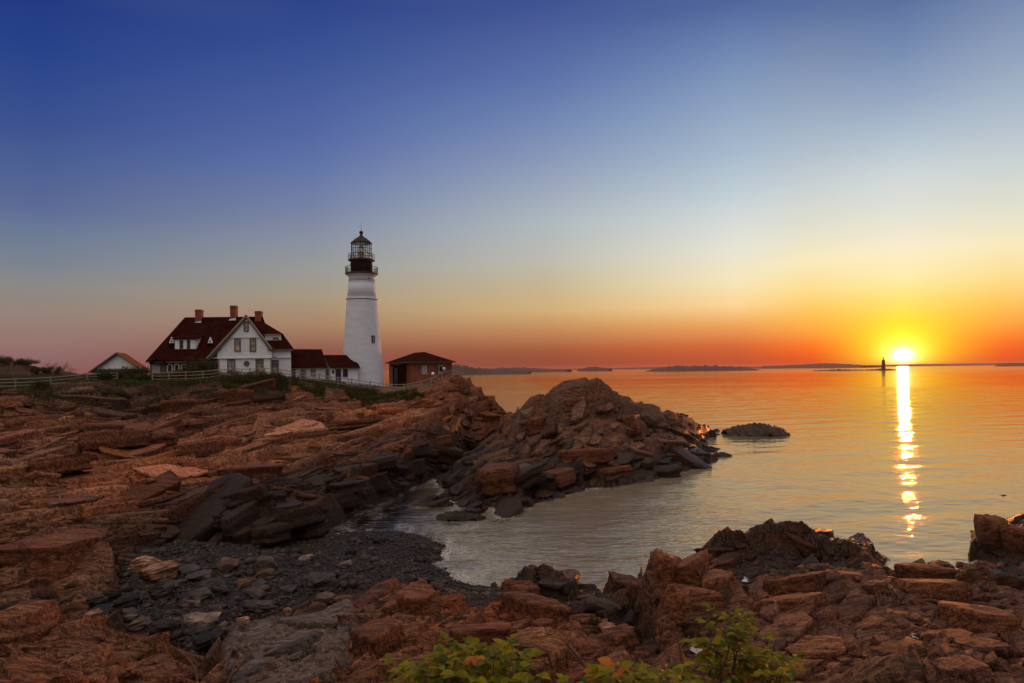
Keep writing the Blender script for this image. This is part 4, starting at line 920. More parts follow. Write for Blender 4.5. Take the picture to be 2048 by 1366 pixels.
for i, (px, py, wpx, hpx, mk, lab) in enumerate(BO):
    z0 = 0.8 if py > 1120 else 0.3
    for _ in range(3):
        c = PZ(px, py+hpx*0.35, z0); z0 = tz(c.x, c.y)
    wd = wpx*c.y/F; hh = hpx*c.y/F*0.9
    me = rock_mesh('boulder', i+3, wd*0.56, wd*0.45, max(hh*0.62, 0.12), M['boulderw' if mk == 'w' else 'boulder'], 3)
    o = bpy.data.objects.new('boulder', me); C.objects.link(o)
    if mk == 'd':
        me.materials.clear(); me.materials.append(M['darkrock'])
    o.location = (c.x, c.y+0.1, z0+hh*0.25); o.rotation_euler = (random.Random(i).uniform(-.2, .2), random.Random(i+99).uniform(-.25, .25), random.Random(i+5).uniform(0, 3))
    tag(o, lab, 'boulder', 'boulders on the beach')

# ---- pebbles: one mass
def ico(n):
    bm = bmesh.new(); bmesh.ops.create_icosphere(bm, subdivisions=n, radius=1.0)
    v = np.array([x.co[:] for x in bm.verts]); f = np.array([[a.index for a in x.verts] for x in bm.faces]); bm.free(); return v, f
IV, IF = ico(1)
def scatter(name, pts, mat, label, flat=(0.45, 0.75), smooth=True, sub=None, cat='pebbles'):
    n = len(pts); rg = np.random.RandomState(len(name)+n)
    bv, bf = (IV, IF) if sub is None else ico(sub)
    V = np.empty((n, len(bv), 3))
    a = rg.rand(n)*6.28; s = np.array([p[3] for p in pts])
    sx = s*(0.8+0.5*rg.rand(n)); sy = s*(0.6+0.5*rg.rand(n)); sz = s*(flat[0]+(flat[1]-flat[0])*rg.rand(n))
    nz = 1+0.22*(rg.rand(n, len(bv))-0.5)*2
    x = bv[None, :, 0]*sx[:, None]*nz; y = bv[None, :, 1]*sy[:, None]*nz; z = bv[None, :, 2]*sz[:, None]*nz
    tl = (rg.rand(n)-0.5)*0.9
    z2 = z*np.cos(tl)[:, None]+x*np.sin(tl)[:, None]; x2 = x*np.cos(tl)[:, None]-z*np.sin(tl)[:, None]
    V[:, :, 0] = x2*np.cos(a)[:, None]-y*np.sin(a)[:, None]+np.array([p[0] for p in pts])[:, None]
    V[:, :, 1] = x2*np.sin(a)[:, None]+y*np.cos(a)[:, None]+np.array([p[1] for p in pts])[:, None]
    V[:, :, 2] = z2+(np.array([p[2] for p in pts])+sz*0.3)[:, None]
    Q = (bf[None]+(np.arange(n)*len(bv))[:, None, None]).reshape(-1, 3)
    o = fast_mesh(name, V.reshape(-1, 3), Q, mat, smooth); return tag(o, label, cat, kind='stuff')
rb = random.Random(8); pts = []
while len(pts) < 26000:
    px = rb.uniform(225, 1080); py = rb.uniform(1050, 1345)
    if len(pts) > 12000 and py > 1190 and rb.random() < 0.5: continue
    c = PZ(px, py, 0.8); z = tz(c.x, c.y); c = PZ(px, py, z)
    u = (c.x/c.y-U0)/(U1-U0)*(NU-1); s = (math.log(c.y)-S0)/(S1-S0)*(NS-1)
    if not beach[int(s), int(u)]: continue
    z = tz(c.x, c.y)
    if z < -0.30 or (z < 0 and rb.random() < .5): continue
    big = rb.random()
    r = 0.035+0.05*rb.random()**2 + (0.11*rb.random() if big > 0.94 else 0) + (0.22*rb.random() if big > 0.993 else 0)
    if z < 0: r *= 0.8
    pts.append((c.x, c.y, z, r))
scatter('pebbles', pts, M['pebble'], 'dark wet pebbles covering the cove beach')
# ---- tide pools lying in hollows of the near rocks
pool_n = 0
POOLS = [(1450,1300,30,11,'tide pool shaped like a bent strip beside the taller rose bush'),(1690,1302,34,12,'tide pool in a cleft near the middle of the right rocks'),(1945,1330,22,32,'long bright tide pool near the right edge of the frame'),(1850,1276,12,10,'tiny tide pool right of the smooth ridged rock'),(1514,1160,14,12,'tiny tide pool behind the leaning block'),(1825,1160,26,10,'small tide pool next to the sea at the right'),(1912,1360,22,12,'tide pool at the bottom edge right of centre'),(1395,1190,14,8,'tiny bright puddle on top of the leaning block'),(1712,1203,20,8,'small puddle on the middle of the rock field')]
for px, py, wp, hp, lab in POOLS:
    z0 = 2.0
    for _ in range(4):
        c = PZ(px, py, z0); z0 = tz(c.x, c.y)
    r = wp*c.y/F*0.75; best = (9, None)
    for a in range(60):
        xx = c.x+random.Random(a).uniform(-r, r)*1.2; yy = c.y+random.Random(a+60).uniform(-r, r)*1.6; zq = tz(xx, yy)
        if zq < best[0]: best = (zq, (xx, yy))
    bx, by = best[1]; zl = best[0]+0.045
    bm = bmesh.new(); vs = []; rr = random.Random(px)
    ph = [rr.uniform(0, 6) for _ in range(3)]
    for a in range(40):
        t = a/40*2*math.pi; q = 1+0.25*math.sin(2*t+ph[0])+0.2*math.sin(3*t+ph[1])+0.1*math.sin(7*t+ph[2])
        vs.append(bm.verts.new((math.cos(t)*r*1.1*q, math.sin(t)*r*1.5*q, 0)))
    bm.faces.new(vs); me = bpy.data.meshes.new('tide_pool'); bm.to_mesh(me); bm.free(); me.materials.append(M['pool'])
    o = bpy.data.objects.new('tide_pool', me); C.objects.link(o); o.location = (bx, by, zl); tag(o, kind='structure')

# ============================================================ buildings
def X(px, Y): return P(px, 715, Y).x
def Zr(py, px, Y): return P(px, py, Y).z
def window(par, org, px0, px1, py0, py1, Y, cols=3, rows=2, lab=None, frame='trim', pane='glass', off=0.0, wd=0.15, head=0.06):
    x0, x1 = X(px0, Y), X(px1, Y); z1, z0 = Zr(py0, px0, Y), Zr(py1, px0, Y); y = Y-off
    m = MB(org)
    m.box(x0-wd, x0, y-0.09, y+0.02, z0-wd, z1+wd).box(x1, x1+wd, y-0.09, y+0.02, z0-wd, z1+wd)
    m.box(x0, x1, y-0.09, y+0.02, z1, z1+wd).box(x0-wd-0.03, x1+wd+0.03, y-0.13, y-0.09, z1+wd, z1+wd+head)
    m.box(x0, x1, y-0.11, y+0.02, z0-wd, z0)
    zm = (z0+z1)/2
    m.box(x0, x1, y-0.06, y-0.02, zm-0.03, zm+0.03)
    for i in range(1, cols):
        xx = x0+(x1-x0)*i/cols; m.box(xx-0.015, xx+0.015, y-0.055, y-0.02, zm+0.03, z1)
    for i in range(1, rows):
        zz = zm+(z1-zm)*i/rows; m.box(x0, x1, y-0.05, y-0.024, zz-0.015, zz+0.015)
    f = m.build('window', M[frame], par)
    g = MB(org).box(x0, x1, y-0.022, y-0.012, z0, z1).build('pane', M[pane], f)
    if lab: f['label'] = lab
    return f

# ---- keeper's house
GZ = 8.7
org = (X(470, 97), 97, GZ)
house = empty('keepers_house', org, 'white clapboard house with maroon roof and three brick chimneys left of the tall white tower', 'house')
org = Vector(org)
YF, YM, YR, YB = 94.0, 94.6, 101.0, 107.5
zR = Zr(634, 430, YR); zE = Zr(721, 350, 94.3)
apx = X(496.5, YF); apz = Zr(630, 496, YF)
lfx, lfz = X(417, YF), Zr(716, 417, YF)
rtx, rtz = X(546, YF), Zr(697, 546, YF)
xl, xr = X(437, YF), X(543, YF)
def zl(x): return apz+(x-apx)*(lfz-apz)/(lfx-apx)
def zr(x): return apz+(x-apx)*(rtz-apz)/(rtx-apx)
zbelt = Zr(716, 480, YF); zg = Zr(674.5, 480, YF)
gv = Vector((X(490, YF+7)-X(490, YF), 7.0, 0))
# front gable walls: ground floor, first floor, gable boards
MB(org).prism([(xl, YF, GZ), (xr, YF, GZ), (xr, YF, zbelt), (xl, YF, zbelt)], gv).build('wall', M['clapwide'], house)
x2 = X(436, YF)
gx0 = lfx+(zg-lfz)*(apx-lfx)/(apz-lfz)+0.1; gx1 = rtx-(zg-rtz)*(rtx-apx)/(apz-rtz)-0.1
MB(org).prism([(x2, YF-0.1, zbelt+.1), (xr+0.1, YF-0.1, zbelt+.1), (xr+0.1, YF-0.1, rtz-0.02), (gx1, YF-0.1, zg), (gx0, YF-0.1, zg), (x2, YF-0.1, zl(x2)-0.15)], gv).build('wall', M['clap'], house)
MB(org).prism([(gx0, YF-0.2, zg+0.002), (gx1, YF-0.2, zg+0.002), (apx, YF-0.2, apz-0.18)], gv).build('gable', M['vboard'], house)
m = MB(org).box(x2-0.02, xr+0.12, YF-0.22, YF-0.102, zbelt-0.06, zbelt+0.1).box(X(417, YF), x2-0.02, YF-0.05, YF+0.1, zbelt-0.02, zbelt+0.10)
m.build('belt_course', M['white'], house)
nn = 34; m = MB(org)
for i in range(nn):
    xx = gx0+0.15+(gx1-gx0-0.3)*i/(nn-1); m.box(xx-0.05, xx+0.05, YF-0.235, YF-0.202, zg-0.12, zg+0.03)
m.build('gable_dentils', M['vboard'], house)
# corner boards and brackets
MB(org).box(xl-0.06, xl+0.14, YF-0.05, YF-0.003, GZ, zbelt-0.062).build('corner_board', M['trimlight'], house)
MB(org).box(xr-0.12, xr+0.06, YF-0.05, YF-0.003, GZ, zbelt-0.062).build('corner_board', M['trimlight'], house)
MB(org).prism([(x2-0.35, YF-0.35, rtz+0.05), (x2+0.5, YF-0.35, rtz+0.05), (x2+0.35, YF-0.35, rtz-0.2), (x2-0.15, YF-0.35, rtz-0.2)], (0, 0.24, 0)).build('bracket', M['trim'], house)
MB(org).prism([(xr-0.45, YF-0.35, rtz-0.05), (xr+0.45, YF-0.35, rtz-0.05), (xr+0.2, YF-0.35, rtz-0.3), (xr-0.25, YF-0.35, rtz-0.3)], (0, 0.24, 0)).build('bracket', M['trim'], house)
# side wedge of wall under the long left rake
MB(org).prism([(X(418, YM), YM+0.2, zbelt+0.1), (x2, YM+0.2, zbelt+0.1), (x2, YM+0.2, zl(x2)-0.25)], (0, 3, 0)).build('wall', M['clap'], house)
MB(org).box(X(415, YM), xl-0.06, YM+0.25, YM+3, Zr(724, 420, YM), zbelt-0.02).build('wall', M['clapwide'], house)
# roofs
ex0 = X(292, 94.3); exr = X(440, 94.3); rx0 = X(371, YR); rx1 = X(500, YR)
rf = MB(org)
rf.slab([(ex0, 94.3, zE), (exr, 94.3, zE), (rx1, YR, zR), (rx0, YR, zR)], 0.22)
rf.slab([(ex0, 94.3, zE), (rx0, YR, zR), (ex0+0.4, YB, zE)], 0.2)
rf.slab([(rx0, YR, zR), (rx1+2, YR, zR), (rx1+2, YB, zE), (ex0+0.4, YB, zE)], 0.2)
roof = rf.build('roof', M['roof'], house)
rf = MB(org)
rf.slab([(apx, YF-0.45, apz), (X(495, YR+.5), YR+0.5, apz), (X(417, YR+.5), YR+0.5, lfz), (lfx, YF-0.45, lfz)], 0.2)
rf.slab([(apx, YF-0.45, apz+0.001), (X(495, YR+1), YR+1, apz+0.001), (X(544, YR+1), YR+1, rtz), (rtx, YF-0.45, rtz)], 0.2)
groof = rf.build('gable_roof', M['roof'], house)
m = MB(org).bar((apx+0.05, YF-0.49, apz-0.06), (lfx, YF-0.49, lfz-0.08), 0.08, 0.24).bar((apx-0.05, YF-0.49, apz-0.06), (rtx+0.05, YF-0.49, rtz-0.08), 0.08, 0.24)
m.build('rake_board', M['trimlight'], house)
m = MB(org).bar((apx, YF-0.36, apz-0.30), (lfx+0.2, YF-0.36, lfz-0.28), 0.14, 0.2).bar((apx, YF-0.36, apz-0.30), (rtx-0.1, YF-0.36, rtz-0.3), 0.14, 0.22)
m.build('rake_board', M['trim'], house)
# right wing
rY = 96.0; zE2 = Zr(698, 565, rY-0.4); zU = Zr(668, 560, 97.6); zR2 = Zr(640, 515, YR)
bv = Vector((X(580, YB)-X(582.5, rY), YB-rY, 0))
MB(org).prism([(X(528, rY), rY, GZ), (X(582.5, rY), rY, GZ), (X(582.5, rY), rY, zbelt), (X(528, rY), rY, zbelt)], bv).build('wall', M['clapwide'], house)
MB(org).prism([(X(528, rY), rY-.1, zbelt+.1), (X(583, rY), rY-.1, zbelt+.1), (X(583, rY), rY-.1, zE2-.05), (X(528, rY), rY-.1, zE2-.05)], bv).build('wall', M['clap'], house)
MB(org).prism([(xr+0.1, rY-.2, zbelt+.002), (X(584, rY), rY-.2, zbelt+.002), (X(584, rY), rY-.2, zbelt+.1), (xr+0.1, rY-.2, zbelt+.1)], bv).build('belt_course', M['white'], house)
rf = MB(org); e = 0.4
A_, B_ = X(540, rY-e), X(588.5, rY-e); A2, B2 = X(520, 97.8), X(567, 97.8)
rf.slab([(A_, rY-e, zE2), (B_, rY-e, zE2), (B2, 97.8, zU), (A2, 97.8, zU)], 0.2)
rf.slab([(B_, rY-e, zE2), (X(587, YB), YB+e, zE2), (X(566, YB-2), YB-2, zU), (B2, 97.8, zU)], 0.2)
rf.slab([(X(503, YR), YR, zR2), (X(521, YR), YR, zR2), (X(568, 96.6), 96.6, Zr(668, 568, 96.6)), (X(528, 96.6), 96.6, Zr(667, 528, 96.6))], 0.15)
rf.slab([(X(521, YR), YR, zR2), (X(568, 96.6), 96.6, Zr(668, 568, 96.6)), (X(566, YB-1), YB-1, Zr(668, 568, 96.6)), (X(519, YB-3), YB-3, zR2)], 0.15)
rf.build('wing_roof', M['roof'], house)
MB(org).box(A_+0.2, B_-0.05, rY-e-0.06, rY-e-0.002, zE2-0.28, zE2-0.04).build('fascia', M['trim'], house)
dz0, dz1 = Zr(693, 548, 96.9), Zr(668.5, 548, 96.9)
dm = MB(org).prism([(X(531, 96.9), 96.9, dz0), (X(563.5, 96.9), 96.9, dz0), (X(563.5, 96.9), 96.9, dz1), (X(531, 96.9), 96.9, dz1)], (-1.5, 4, 0)).build('dormer', M['clap'], house)
MB(org).box(X(530, 96.9), X(565, 96.9), 96.62, 96.89, dz1-0.12, dz1+0.02).build('fascia', M['trimlight'], dm)
window(dm, org, 549, 556.5, 678, 688, 96.9, 2, 1)
# windows of the front
window(house, org, 472, 480.5, 678, 701, YF-0.1, 3, 2); window(house, org, 502.5, 511, 678, 701, YF-0.1, 3, 2)
window(house, org, 491, 496.5, 646, 661, YF-0.2, 1, 1, 'narrow attic window')
window(house, org, 457.5, 469, 721, 744, YF, 4, 2); window(house, org, 514, 525.5, 721, 744, YF, 4, 2)
window(house, org, 546, 556, 723, 744, rY, 3, 2)
MB(org).box(X(482.6, YF), X(500.6, YF), YF-0.125, YF-0.102, Zr(701.5, 490, YF), Zr(677, 490, YF)).build('panel', M['clap'], house)
# round medallion
mc = (X(494, YF), YF-0.06, Zr(727, 494, YF)); m = MB(org); vs = []; R1 = 0.40
def ring(m, c, r0, r1, d, n=28):
    vs = []; fs = []
    for k in range(n):
        t = 2*math.pi*k/n
        for r, y in ((r0, 0), (r1, 0), (r1, -d), (r0, -d)): vs.append((c[0]+r*math.cos(t), c[1]+y, c[2]+r*math.sin(t)))
    for k in range(n):
        a, b = 4*k, 4*((k+1) % n)
        for j in range(4): fs.append((a+j, a+(j+1) % 4, b+(j+1) % 4, b+j))
    return m.add(vs, fs)
md = ring(MB(org), mc, 0.26, 0.38, 0.07).build('round_window', M['trim'], house)
m = MB(org); m.prism([(mc[0]+0.255*math.cos(2*math.pi*k/24), mc[1]-0.02, mc[2]+0.255*math.sin(2*math.pi*k/24)) for k in range(24)], (0, 0.03, 0)); m.build('pane', M['doorbrown'], md)
# left shed dormer
Yd = 96.0; d0, d1 = X(350.5, Yd), X(393.5, Yd); q0 = Zr(698.5, 372, Yd); q1 = Zr(677, 372, Yd)
dm = MB(org).prism([(d0, Yd, q0), (d0, Yd, q1), (d0, 99.0, q1+0.5), (d0, 99.0, q0)], (d1-d0, 0, 0)).build('dormer', M['clap'], house)
MB(org).slab([(X(344, Yd-.3), Yd-0.35, q1+0.0), (X(396, Yd-.3), Yd-0.35, q1+0.0), (X(396, Yd-.3), 99.6, q1+1.0), (X(344, Yd-.3), 99.6, q1+1.0)], 0.12).build('dormer_roof', M['roof'], dm)
for a, b in ((351.5, 360), (368, 374.8), (382, 392.5)):
    MB(org).box(X(a, Yd), X(b, Yd), Yd-0.08, Yd-0.003, q0+0.03, q1-0.2).build('panel', M['clapwide'], dm)
for a, b in ((361.5, 366.8), (376, 381)):
    f = MB(org); xa, xb = X(a, Yd), X(b, Yd); f.box(xa-.05, xa+.03, Yd-.07, Yd-.002, q0+.05, q1-.2).box(xb-.03, xb+.05, Yd-.07, Yd-.002, q0+.05, q1-.2).box(xa+.03, xb-.03, Yd-.06, Yd-.01, (q0+q1)/2-.08, (q0+q1)/2-.02)
    f = f.build('window', M['trim'], dm); MB(org).box(xa+.03, xb-.03, Yd-.03, Yd-.005, q0+.1, q1-.25).build('pane', M['dark'], f)
for cxp in (345.5, 422.5):
    yy = 96.3; c0 = X(cxp, yy); z0 = Zr(686, cxp, yy); z1 = Zr(674, cxp, yy)
    v = MB(org).prism([(c0-0.34, yy-0.25, z0), (c0+0.34, yy-0.25, z0), (c0, yy-0.25, z1)], (-0.28, 0.9, 0)).build('roof_vent', M['white'], house)
    MB(org).prism([(c0-0.13, yy-0.28, z0+0.12), (c0+0.13, yy-0.28, z0+0.12), (c0, yy-0.28, z0+0.45)], (0, 0.02, 0)).build('louvre', M['dark'], v)
    MB(org).box(c0-0.45, c0+0.45, yy-0.4, yy, z0-0.1, z0-0.01).build('sill', M['roof'], v)
# chimneys
for (a, b, t, u, Yc, fl) in ((391.5, 403, 619, 643, 100.2, 1), (461.5, 472.5, 611, 637, 100.4, 1), (511, 522.5, 622, 645, 100.6, 1)):
    xa, xb = X(a, Yc), X(b, Yc); zt, zb = Zr(t, a, Yc), Zr(u, a, Yc)
    m = MB(org).box(xa, xb, Yc, Yc+0.9, zb-1.2, zt-0.3).box(xa-0.04, xb+0.04, Yc-0.04, Yc+0.94, zt-0.3, zt-0.12).box(xa+0.01, xb-0.01, Yc+0.01, Yc+0.89, zt-0.12, zt)
    ch = m.build('chimney', M['chim'], house)
    MB(org).prism([(xa-0.14, Yc-0.16, zb-0.28), (xb+0.12, Yc-0.16, zb-0.28), (xb+0.04, Yc-0.04, zb+0.08), (xa-0.04, Yc-0.04, zb-0.1)], (0, 0.03, 0)).build('flashing', M['lead'], ch)
# porch under the long eave
py0 = 95.0; pz1 = Zr(722.5, 350, py0)
pw = MB(org).box(X(300, py0), X(436, py0), py0, py0+0.4, GZ, pz1-0.1).build('porch_wall', M['porch'], house)
MB(org).box(X(299, py0)-0.3, X(438, py0), py0-0.55, py0-0.35, pz1-0.16, pz1+0.02).build('fascia', M['trimlight'], house)
def arch(c, w, h, y, t, mat, par, name, fill=None):
    """arched opening: ring of radius w and straight legs"""
    n = 14; o = [(c[0]-w, c[1]-h)]+[(c[0]-w*math.cos(math.pi*k/n), c[1]+w*math.sin(math.pi*k/n)) for k in range(n+1)]+[(c[0]+w, c[1]-h)]
    i = [(c[0]-w+t, c[1]-h)]+[(c[0]-(w-t)*math.cos(math.pi*k/n), c[1]+(w-t)*math.sin(math.pi*k/n)) for k in range(n+1)]+[(c[0]+w-t, c[1]-h)]
    m = MB(org)
    for k in range(len(o)-1):
        m.prism([(o[k][0], y, o[k][1]), (o[k+1][0], y, o[k+1][1]), (i[k+1][0], y, i[k+1][1]), (i[k][0], y, i[k][1])], (0, -0.1, 0))
    f = m.build(name, mat, par)
    if fill: MB(org).prism([(p_[0], y-0.02, p_[1]) for p_ in i], (0, -0.02, 0)).build('pane', fill, f)
    return f
for cxp in (340.6, 354.6, 368.6): arch((X(cxp, py0), Zr(733, cxp, py0)), 0.36, 1.1, py0, 0.09, M['white'], house, 'arched_window', M['dark'])
arch((X(313, py0), Zr(733, 313, py0)), 0.62, 1.3, py0, 0.08, M['trimlight'], house, 'arched_doorway', M['curtain'])
arch((X(426, py0), Zr(733, 426, py0)), 0.5, 1.3, py0, 0.10, M['trimlight'], house, 'arched_window', M['dark'])
for cxp in (315, 389):
    c = (X(cxp, 94.1), Zr(728, cxp, 94.1)); m = MB(org); n = 16
    for k in range(n):
        a, b = math.pi*k/n, math.pi*(k+1)/n; f = lambda t, r, s=1.15: (c[0]-r*math.cos(t)*s, c[1]+r*math.sin(t)*0.72)
        pts_ = [f(a, .92), f(b, .92), f(b, .78), f(a, .78)]; m.prism([(p_[0], 93.9, p_[1]) for p_ in pts_], (0, 1.6, 0))
    e = m.build('porch_arch', M['roof'], house)
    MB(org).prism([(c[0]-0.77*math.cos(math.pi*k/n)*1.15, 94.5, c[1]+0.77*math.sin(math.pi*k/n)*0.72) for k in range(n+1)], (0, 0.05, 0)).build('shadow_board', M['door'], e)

# ---- gabled link buildings between the house and the tower
def gabled(name, label, cat, a, b, depth, ze, zr_, zg_, matw, matr, over=0.35, sag=0.0, org=None):
    """long wall from a to b (x, y), ridge parallel to it at half depth"""
    a = Vector((a[0], a[1], 0)); b = Vector((b[0], b[1], 0)); d = (b-a).normalized(); n = Vector((-d.y, d.x, 0))
    g = (a.x, a.y, zg_); root = empty(name, g, label, cat); K = lambda p, z: (p.x, p.y, z)
    c1, c2 = b+n*depth, a+n*depth; mid1, mid2 = b+n*depth/2, a+n*depth/2
    m = MB(g).prism([K(a, zg_), K(a, ze), K(mid2, zr_-0.1), K(c2, ze), K(c2, zg_)], b-a); m.build('wall', matw, root)
    A0, B0 = a-n*over-d*0.2, b-n*over+d*0.25; zo = ze-over*(zr_-ze)/(depth/2)
    R0, R1 = mid2-d*0.2, mid1+d*0.25; A1, B1 = c2+n*over-d*0.2, c1+n*over+d*0.25
    m = MB(g)
    if sag:
        q0, q1 = (A0*0.45+R0*0.55), (B0*0.45+R1*0.55); zq = zo*0.45+zr_*0.55-sag
        m.slab([K(A0, zo+0.12), K(B0, zo+0.12), K(q1, zq+0.12), K(q0, zq+0.12)], 0.14); m.slab([K(q0, zq+0.12), K(q1, zq+0.12), K(R1, zr_+0.12), K(R0, zr_+0.12)], 0.14)
    else: m.slab([K(A0, zo+0.12), K(B0, zo+0.12), K(R1, zr_+0.12), K(R0, zr_+0.12)], 0.14)
    m.slab([K(R0, zr_+0.121), K(R1, zr_+0.121), K(B1, zo+0.12), K(A1, zo+0.12)], 0.14)
    m.build('roof', matr, root)
    MB(g).bar(Vector(K(A0-n*0.05, zo-0.06)), Vector(K(B0-n*0.05, zo-0.06)), 0.08, 0.16).build('gutter', M['trim'], root)
    return root, g, a, d, n
def on_wall(root, g, a, d, n, s0, s1, z0, z1, mat, name, pane=None, cols=3, par=None, t=0.07):
    """framed window or door on the long wall, s along the wall"""
    K = lambda s, o, z: a+d*s-n*o+Vector((0, 0, z))
    def bx(m, sa_, sb_, o0, o1, za, zb): return m.prism([K(sa_, o0, za), K(sb_, o0, za), K(sb_, o0, zb), K(sa_, o0, zb)], -n*(o1-o0))
    m = MB(g)
    if pane:
        bx(m, s0-t, s0, 0.003, 0.08, z0-t, z1+t); bx(m, s1, s1+t, 0.003, 0.08, z0-t, z1+t); bx(m, s0, s1, 0.003, 0.08, z1, z1+t); bx(m, s0, s1, 0.003, 0.1, z0-t, z0)
        bx(m, s0, s1, 0.02, 0.06, (z0+z1)/2-.025, (z0+z1)/2+.025)
        for i in range(1, cols): ss_ = s0+(s1-s0)*i/cols; bx(m, ss_-.013, ss_+.013, 0.02, 0.05, z0, z1)
        f = m.build(name, mat, root); bx(MB(g), s0, s1, 0.004, 0.015, z0, z1).build('pane', pane, f)
    else:
        bx(m, s0, s1, 0.003, 0.05, z0, z1); f = m.build(name, mat, root)
    return f
a1 = (X(578, 100), 100.0); b1 = (X(651, 102.8), 102.8)
r1 = gabled('connecting_building', 'white one-storey building with a maroon roof joined to the right side of the house', 'building', a1, b1, 5.4, Zr(732, 610, 101.4), Zr(700, 610, 104.2), 8.3, M['clapwide'], M['roof'])
len1 = math.hypot(b1[0]-a1[0], b1[1]-a1[1])
def s1f(px): return (px-578)/(651-578)*len1
zt_ = lambda py, Y=101.5: Zr(py, 620, Y)
on_wall(*r1, s1f(583), s1f(591), 8.3, zt_(733), M['doorbrown'], 'door')
on_wall(*r1, s1f(602.5), s1f(611), zt_(754), zt_(734), M['trim'], 'window', M['glass'])
on_wall(*r1, s1f(622), s1f(630), zt_(752), zt_(734), M['trim'], 'window', M['glass'])
a2 = (X(661.5, 102.8), 102.8); b2 = (X(716, 105), 105.0)
r2 = gabled('entrance_building', 'small white building with a swept maroon roof against the foot of the tower', 'building', a2, b2, 5.2, Zr(733, 680, 103.8), Zr(711.5, 680, 106.3), 7.9, M['white'], M['roof'], sag=0.16)
len2 = math.hypot(b2[0]-a2[0], b2[1]-a2[1])
def s2f(px): return (px-661.5)/(716-661.5)*len2
zt2 = lambda py: Zr(py, 690, 104)
on_wall(*r2, s2f(671), s2f(682), 7.9, zt2(736), M['door'], 'door')
on_wall(*r2, s2f(686.5), s2f(694.5), zt2(753), zt2(737), M['trim'], 'window', M['dark'])
on_wall(*r2, s2f(664.3), s2f(668.3), zt2(747), zt2(741), M['dark'], 'notice_board')

# ---- garage
ga = Vector((X(192, 112), 112, 0)); gb = Vector((X(282, 112), 112, 0)); gm = Vector((X(237, 112), 112, 0)); bk = Vector((-2.4, 6.5, 0))
gz = 8.2; gze = Zr(737, 237, 112); gzr = Zr(706, 237, 112); g = (gm.x, gm.y, gz)
gar = empty('garage', g, 'white gabled outbuilding with an orange-brown roof behind the bushes left of the house', 'outbuilding')
U = lambda p, z: (p.x, p.y, z)
MB(g).prism([U(ga, gz), U(gb, gz), U(gb, gze), U(gm, gzr-0.15), U(ga, gze)], bk).build('wall', M['white'], gar)
ov_ = Vector((0, -0.5, 0)); la = ga+Vector((-0.9, 0, 0)); lb = gb+Vector((0.9, 0, 0)); sl = (gzr-gze)/(gm.x-ga.x); dz = 0.9*sl
m = MB(g).slab([U(gm+ov_, gzr+.1), U(gm+bk, gzr+.1), U(la+bk, gze-dz+.1), U(la+ov_, gze-dz+.1)], 0.16).slab([U(gm+ov_, gzr+.102), U(gm+bk, gzr+.102), U(lb+bk, gze-dz+.1), U(lb+ov_, gze-dz+.1)], 0.16)
m.build('roof', M['roofo'], gar)
MB(g).bar(U(gm+ov_*1.1, gzr-.02), U(la+ov_*1.1, gze-dz-.02), 0.08, 0.22).bar(U(gm+ov_*1.1, gzr-.02), U(lb+ov_*1.1, gze-dz-.02), 0.08, 0.22).build('rake_board', M['doorbrown'], gar)
MB(g).box(ga.x-0.05, gb.x+0.05, 111.9, 111.997, gz, gze-0.08).build('lower_wall', M['trim'], gar)

# ---- the tall white tower
TY = 109.0; tx = X(725.6, TY); kz = lambda py: 10+(741.8-py)*TY/F; kr = lambda w: w*TY/F
g = (tx, TY, 7.3)
tw = empty('lighthouse', g, 'tall white conical tower with a black lantern room standing on the headland', 'lighthouse')
T = lambda: MB(g)
c0 = (tx, TY, 0)
prof = [(kr(42.2), 7.0), (kr(41.2), kz(766)), (kr(39.2), kz(735)), (kr(37.3), kz(702)), (kr(34.6), kz(665)), (kr(31.5), kz(625)), (kr(29.6), kz(600))]
def interp(prof, n):
    out = []
    for i in range(len(prof)-1):
        for k in range(n): t = k/n; out.append((prof[i][0]*(1-t)+prof[i+1][0]*t, prof[i][1]*(1-t)+prof[i+1][1]*t))
    return out+[prof[-1]]
T().lathe(c0, interp(prof, 6), 72).build('shaft', M['tower'], tw, True)
T().lathe(c0, [(kr(29.2), kz(599.5)), (kr(31.4), kz(599)), (kr(31.4), kz(596.8)), (kr(28.6), kz(596.2))], 64).build('belt_course', M['white'], tw)
T().lathe(c0, [(kr(28.2), kz(597)), (kr(27.2), kz(580)), (kr(26.3), kz(565.5))], 64).build('upper_shaft', M['tower_smooth'], tw, True)
T().lathe(c0, [(kr(26.6), kz(565.6)), (kr(26.6), kz(564.2)), (kr(25.9), kz(564))], 64).build('belt_course', M['white'], tw)
T().lathe(c0, [(kr(25.9), kz(564.2)), (kr(25.3), kz(556)), (kr(25.7), kz(554)), (kr(29.5), kz(550.5)), (kr(30.0), kz(549.8))], 64).build('cornice', M['tower_smooth'], tw, True)
T().lathe(c0, [(kr(26), kz(550.2)), (kr(31), kz(549.7)), (kr(32.4), kz(548.5)), (kr(32.4), kz(547)), (kr(20), kz(546.8))], 64).build('gallery_deck', M['ironbrown'], tw)
def railing(rad, z0, z1, nb, nposts, thin, name):
    m = T()
    for zz in (z1, (z0+z1)/2 if nb == 0 else z0+0.12):
        m.tube([(tx+rad*math.cos(2*math.pi*k/40), TY+rad*math.sin(2*math.pi*k/40), zz) for k in range(41)], thin, 4)
    for k in range(nposts):
        t = 2*math.pi*k/nposts; x, y = tx+rad*math.cos(t), TY+rad*math.sin(t); m.bar((x, y, z0), (x, y, z1+0.02), thin*2.4)
    for k in range(nb):
        t = 2*math.pi*k/nb; x, y = tx+rad*math.cos(t), TY+rad*math.sin(t); m.bar((x, y, z0), (x, y, z1), thin*0.9)
    return m.build(name, M['iron'], tw)
railing(kr(31.6), kz(547), kz(534.5), 72, 8, 0.028, 'gallery_railing')
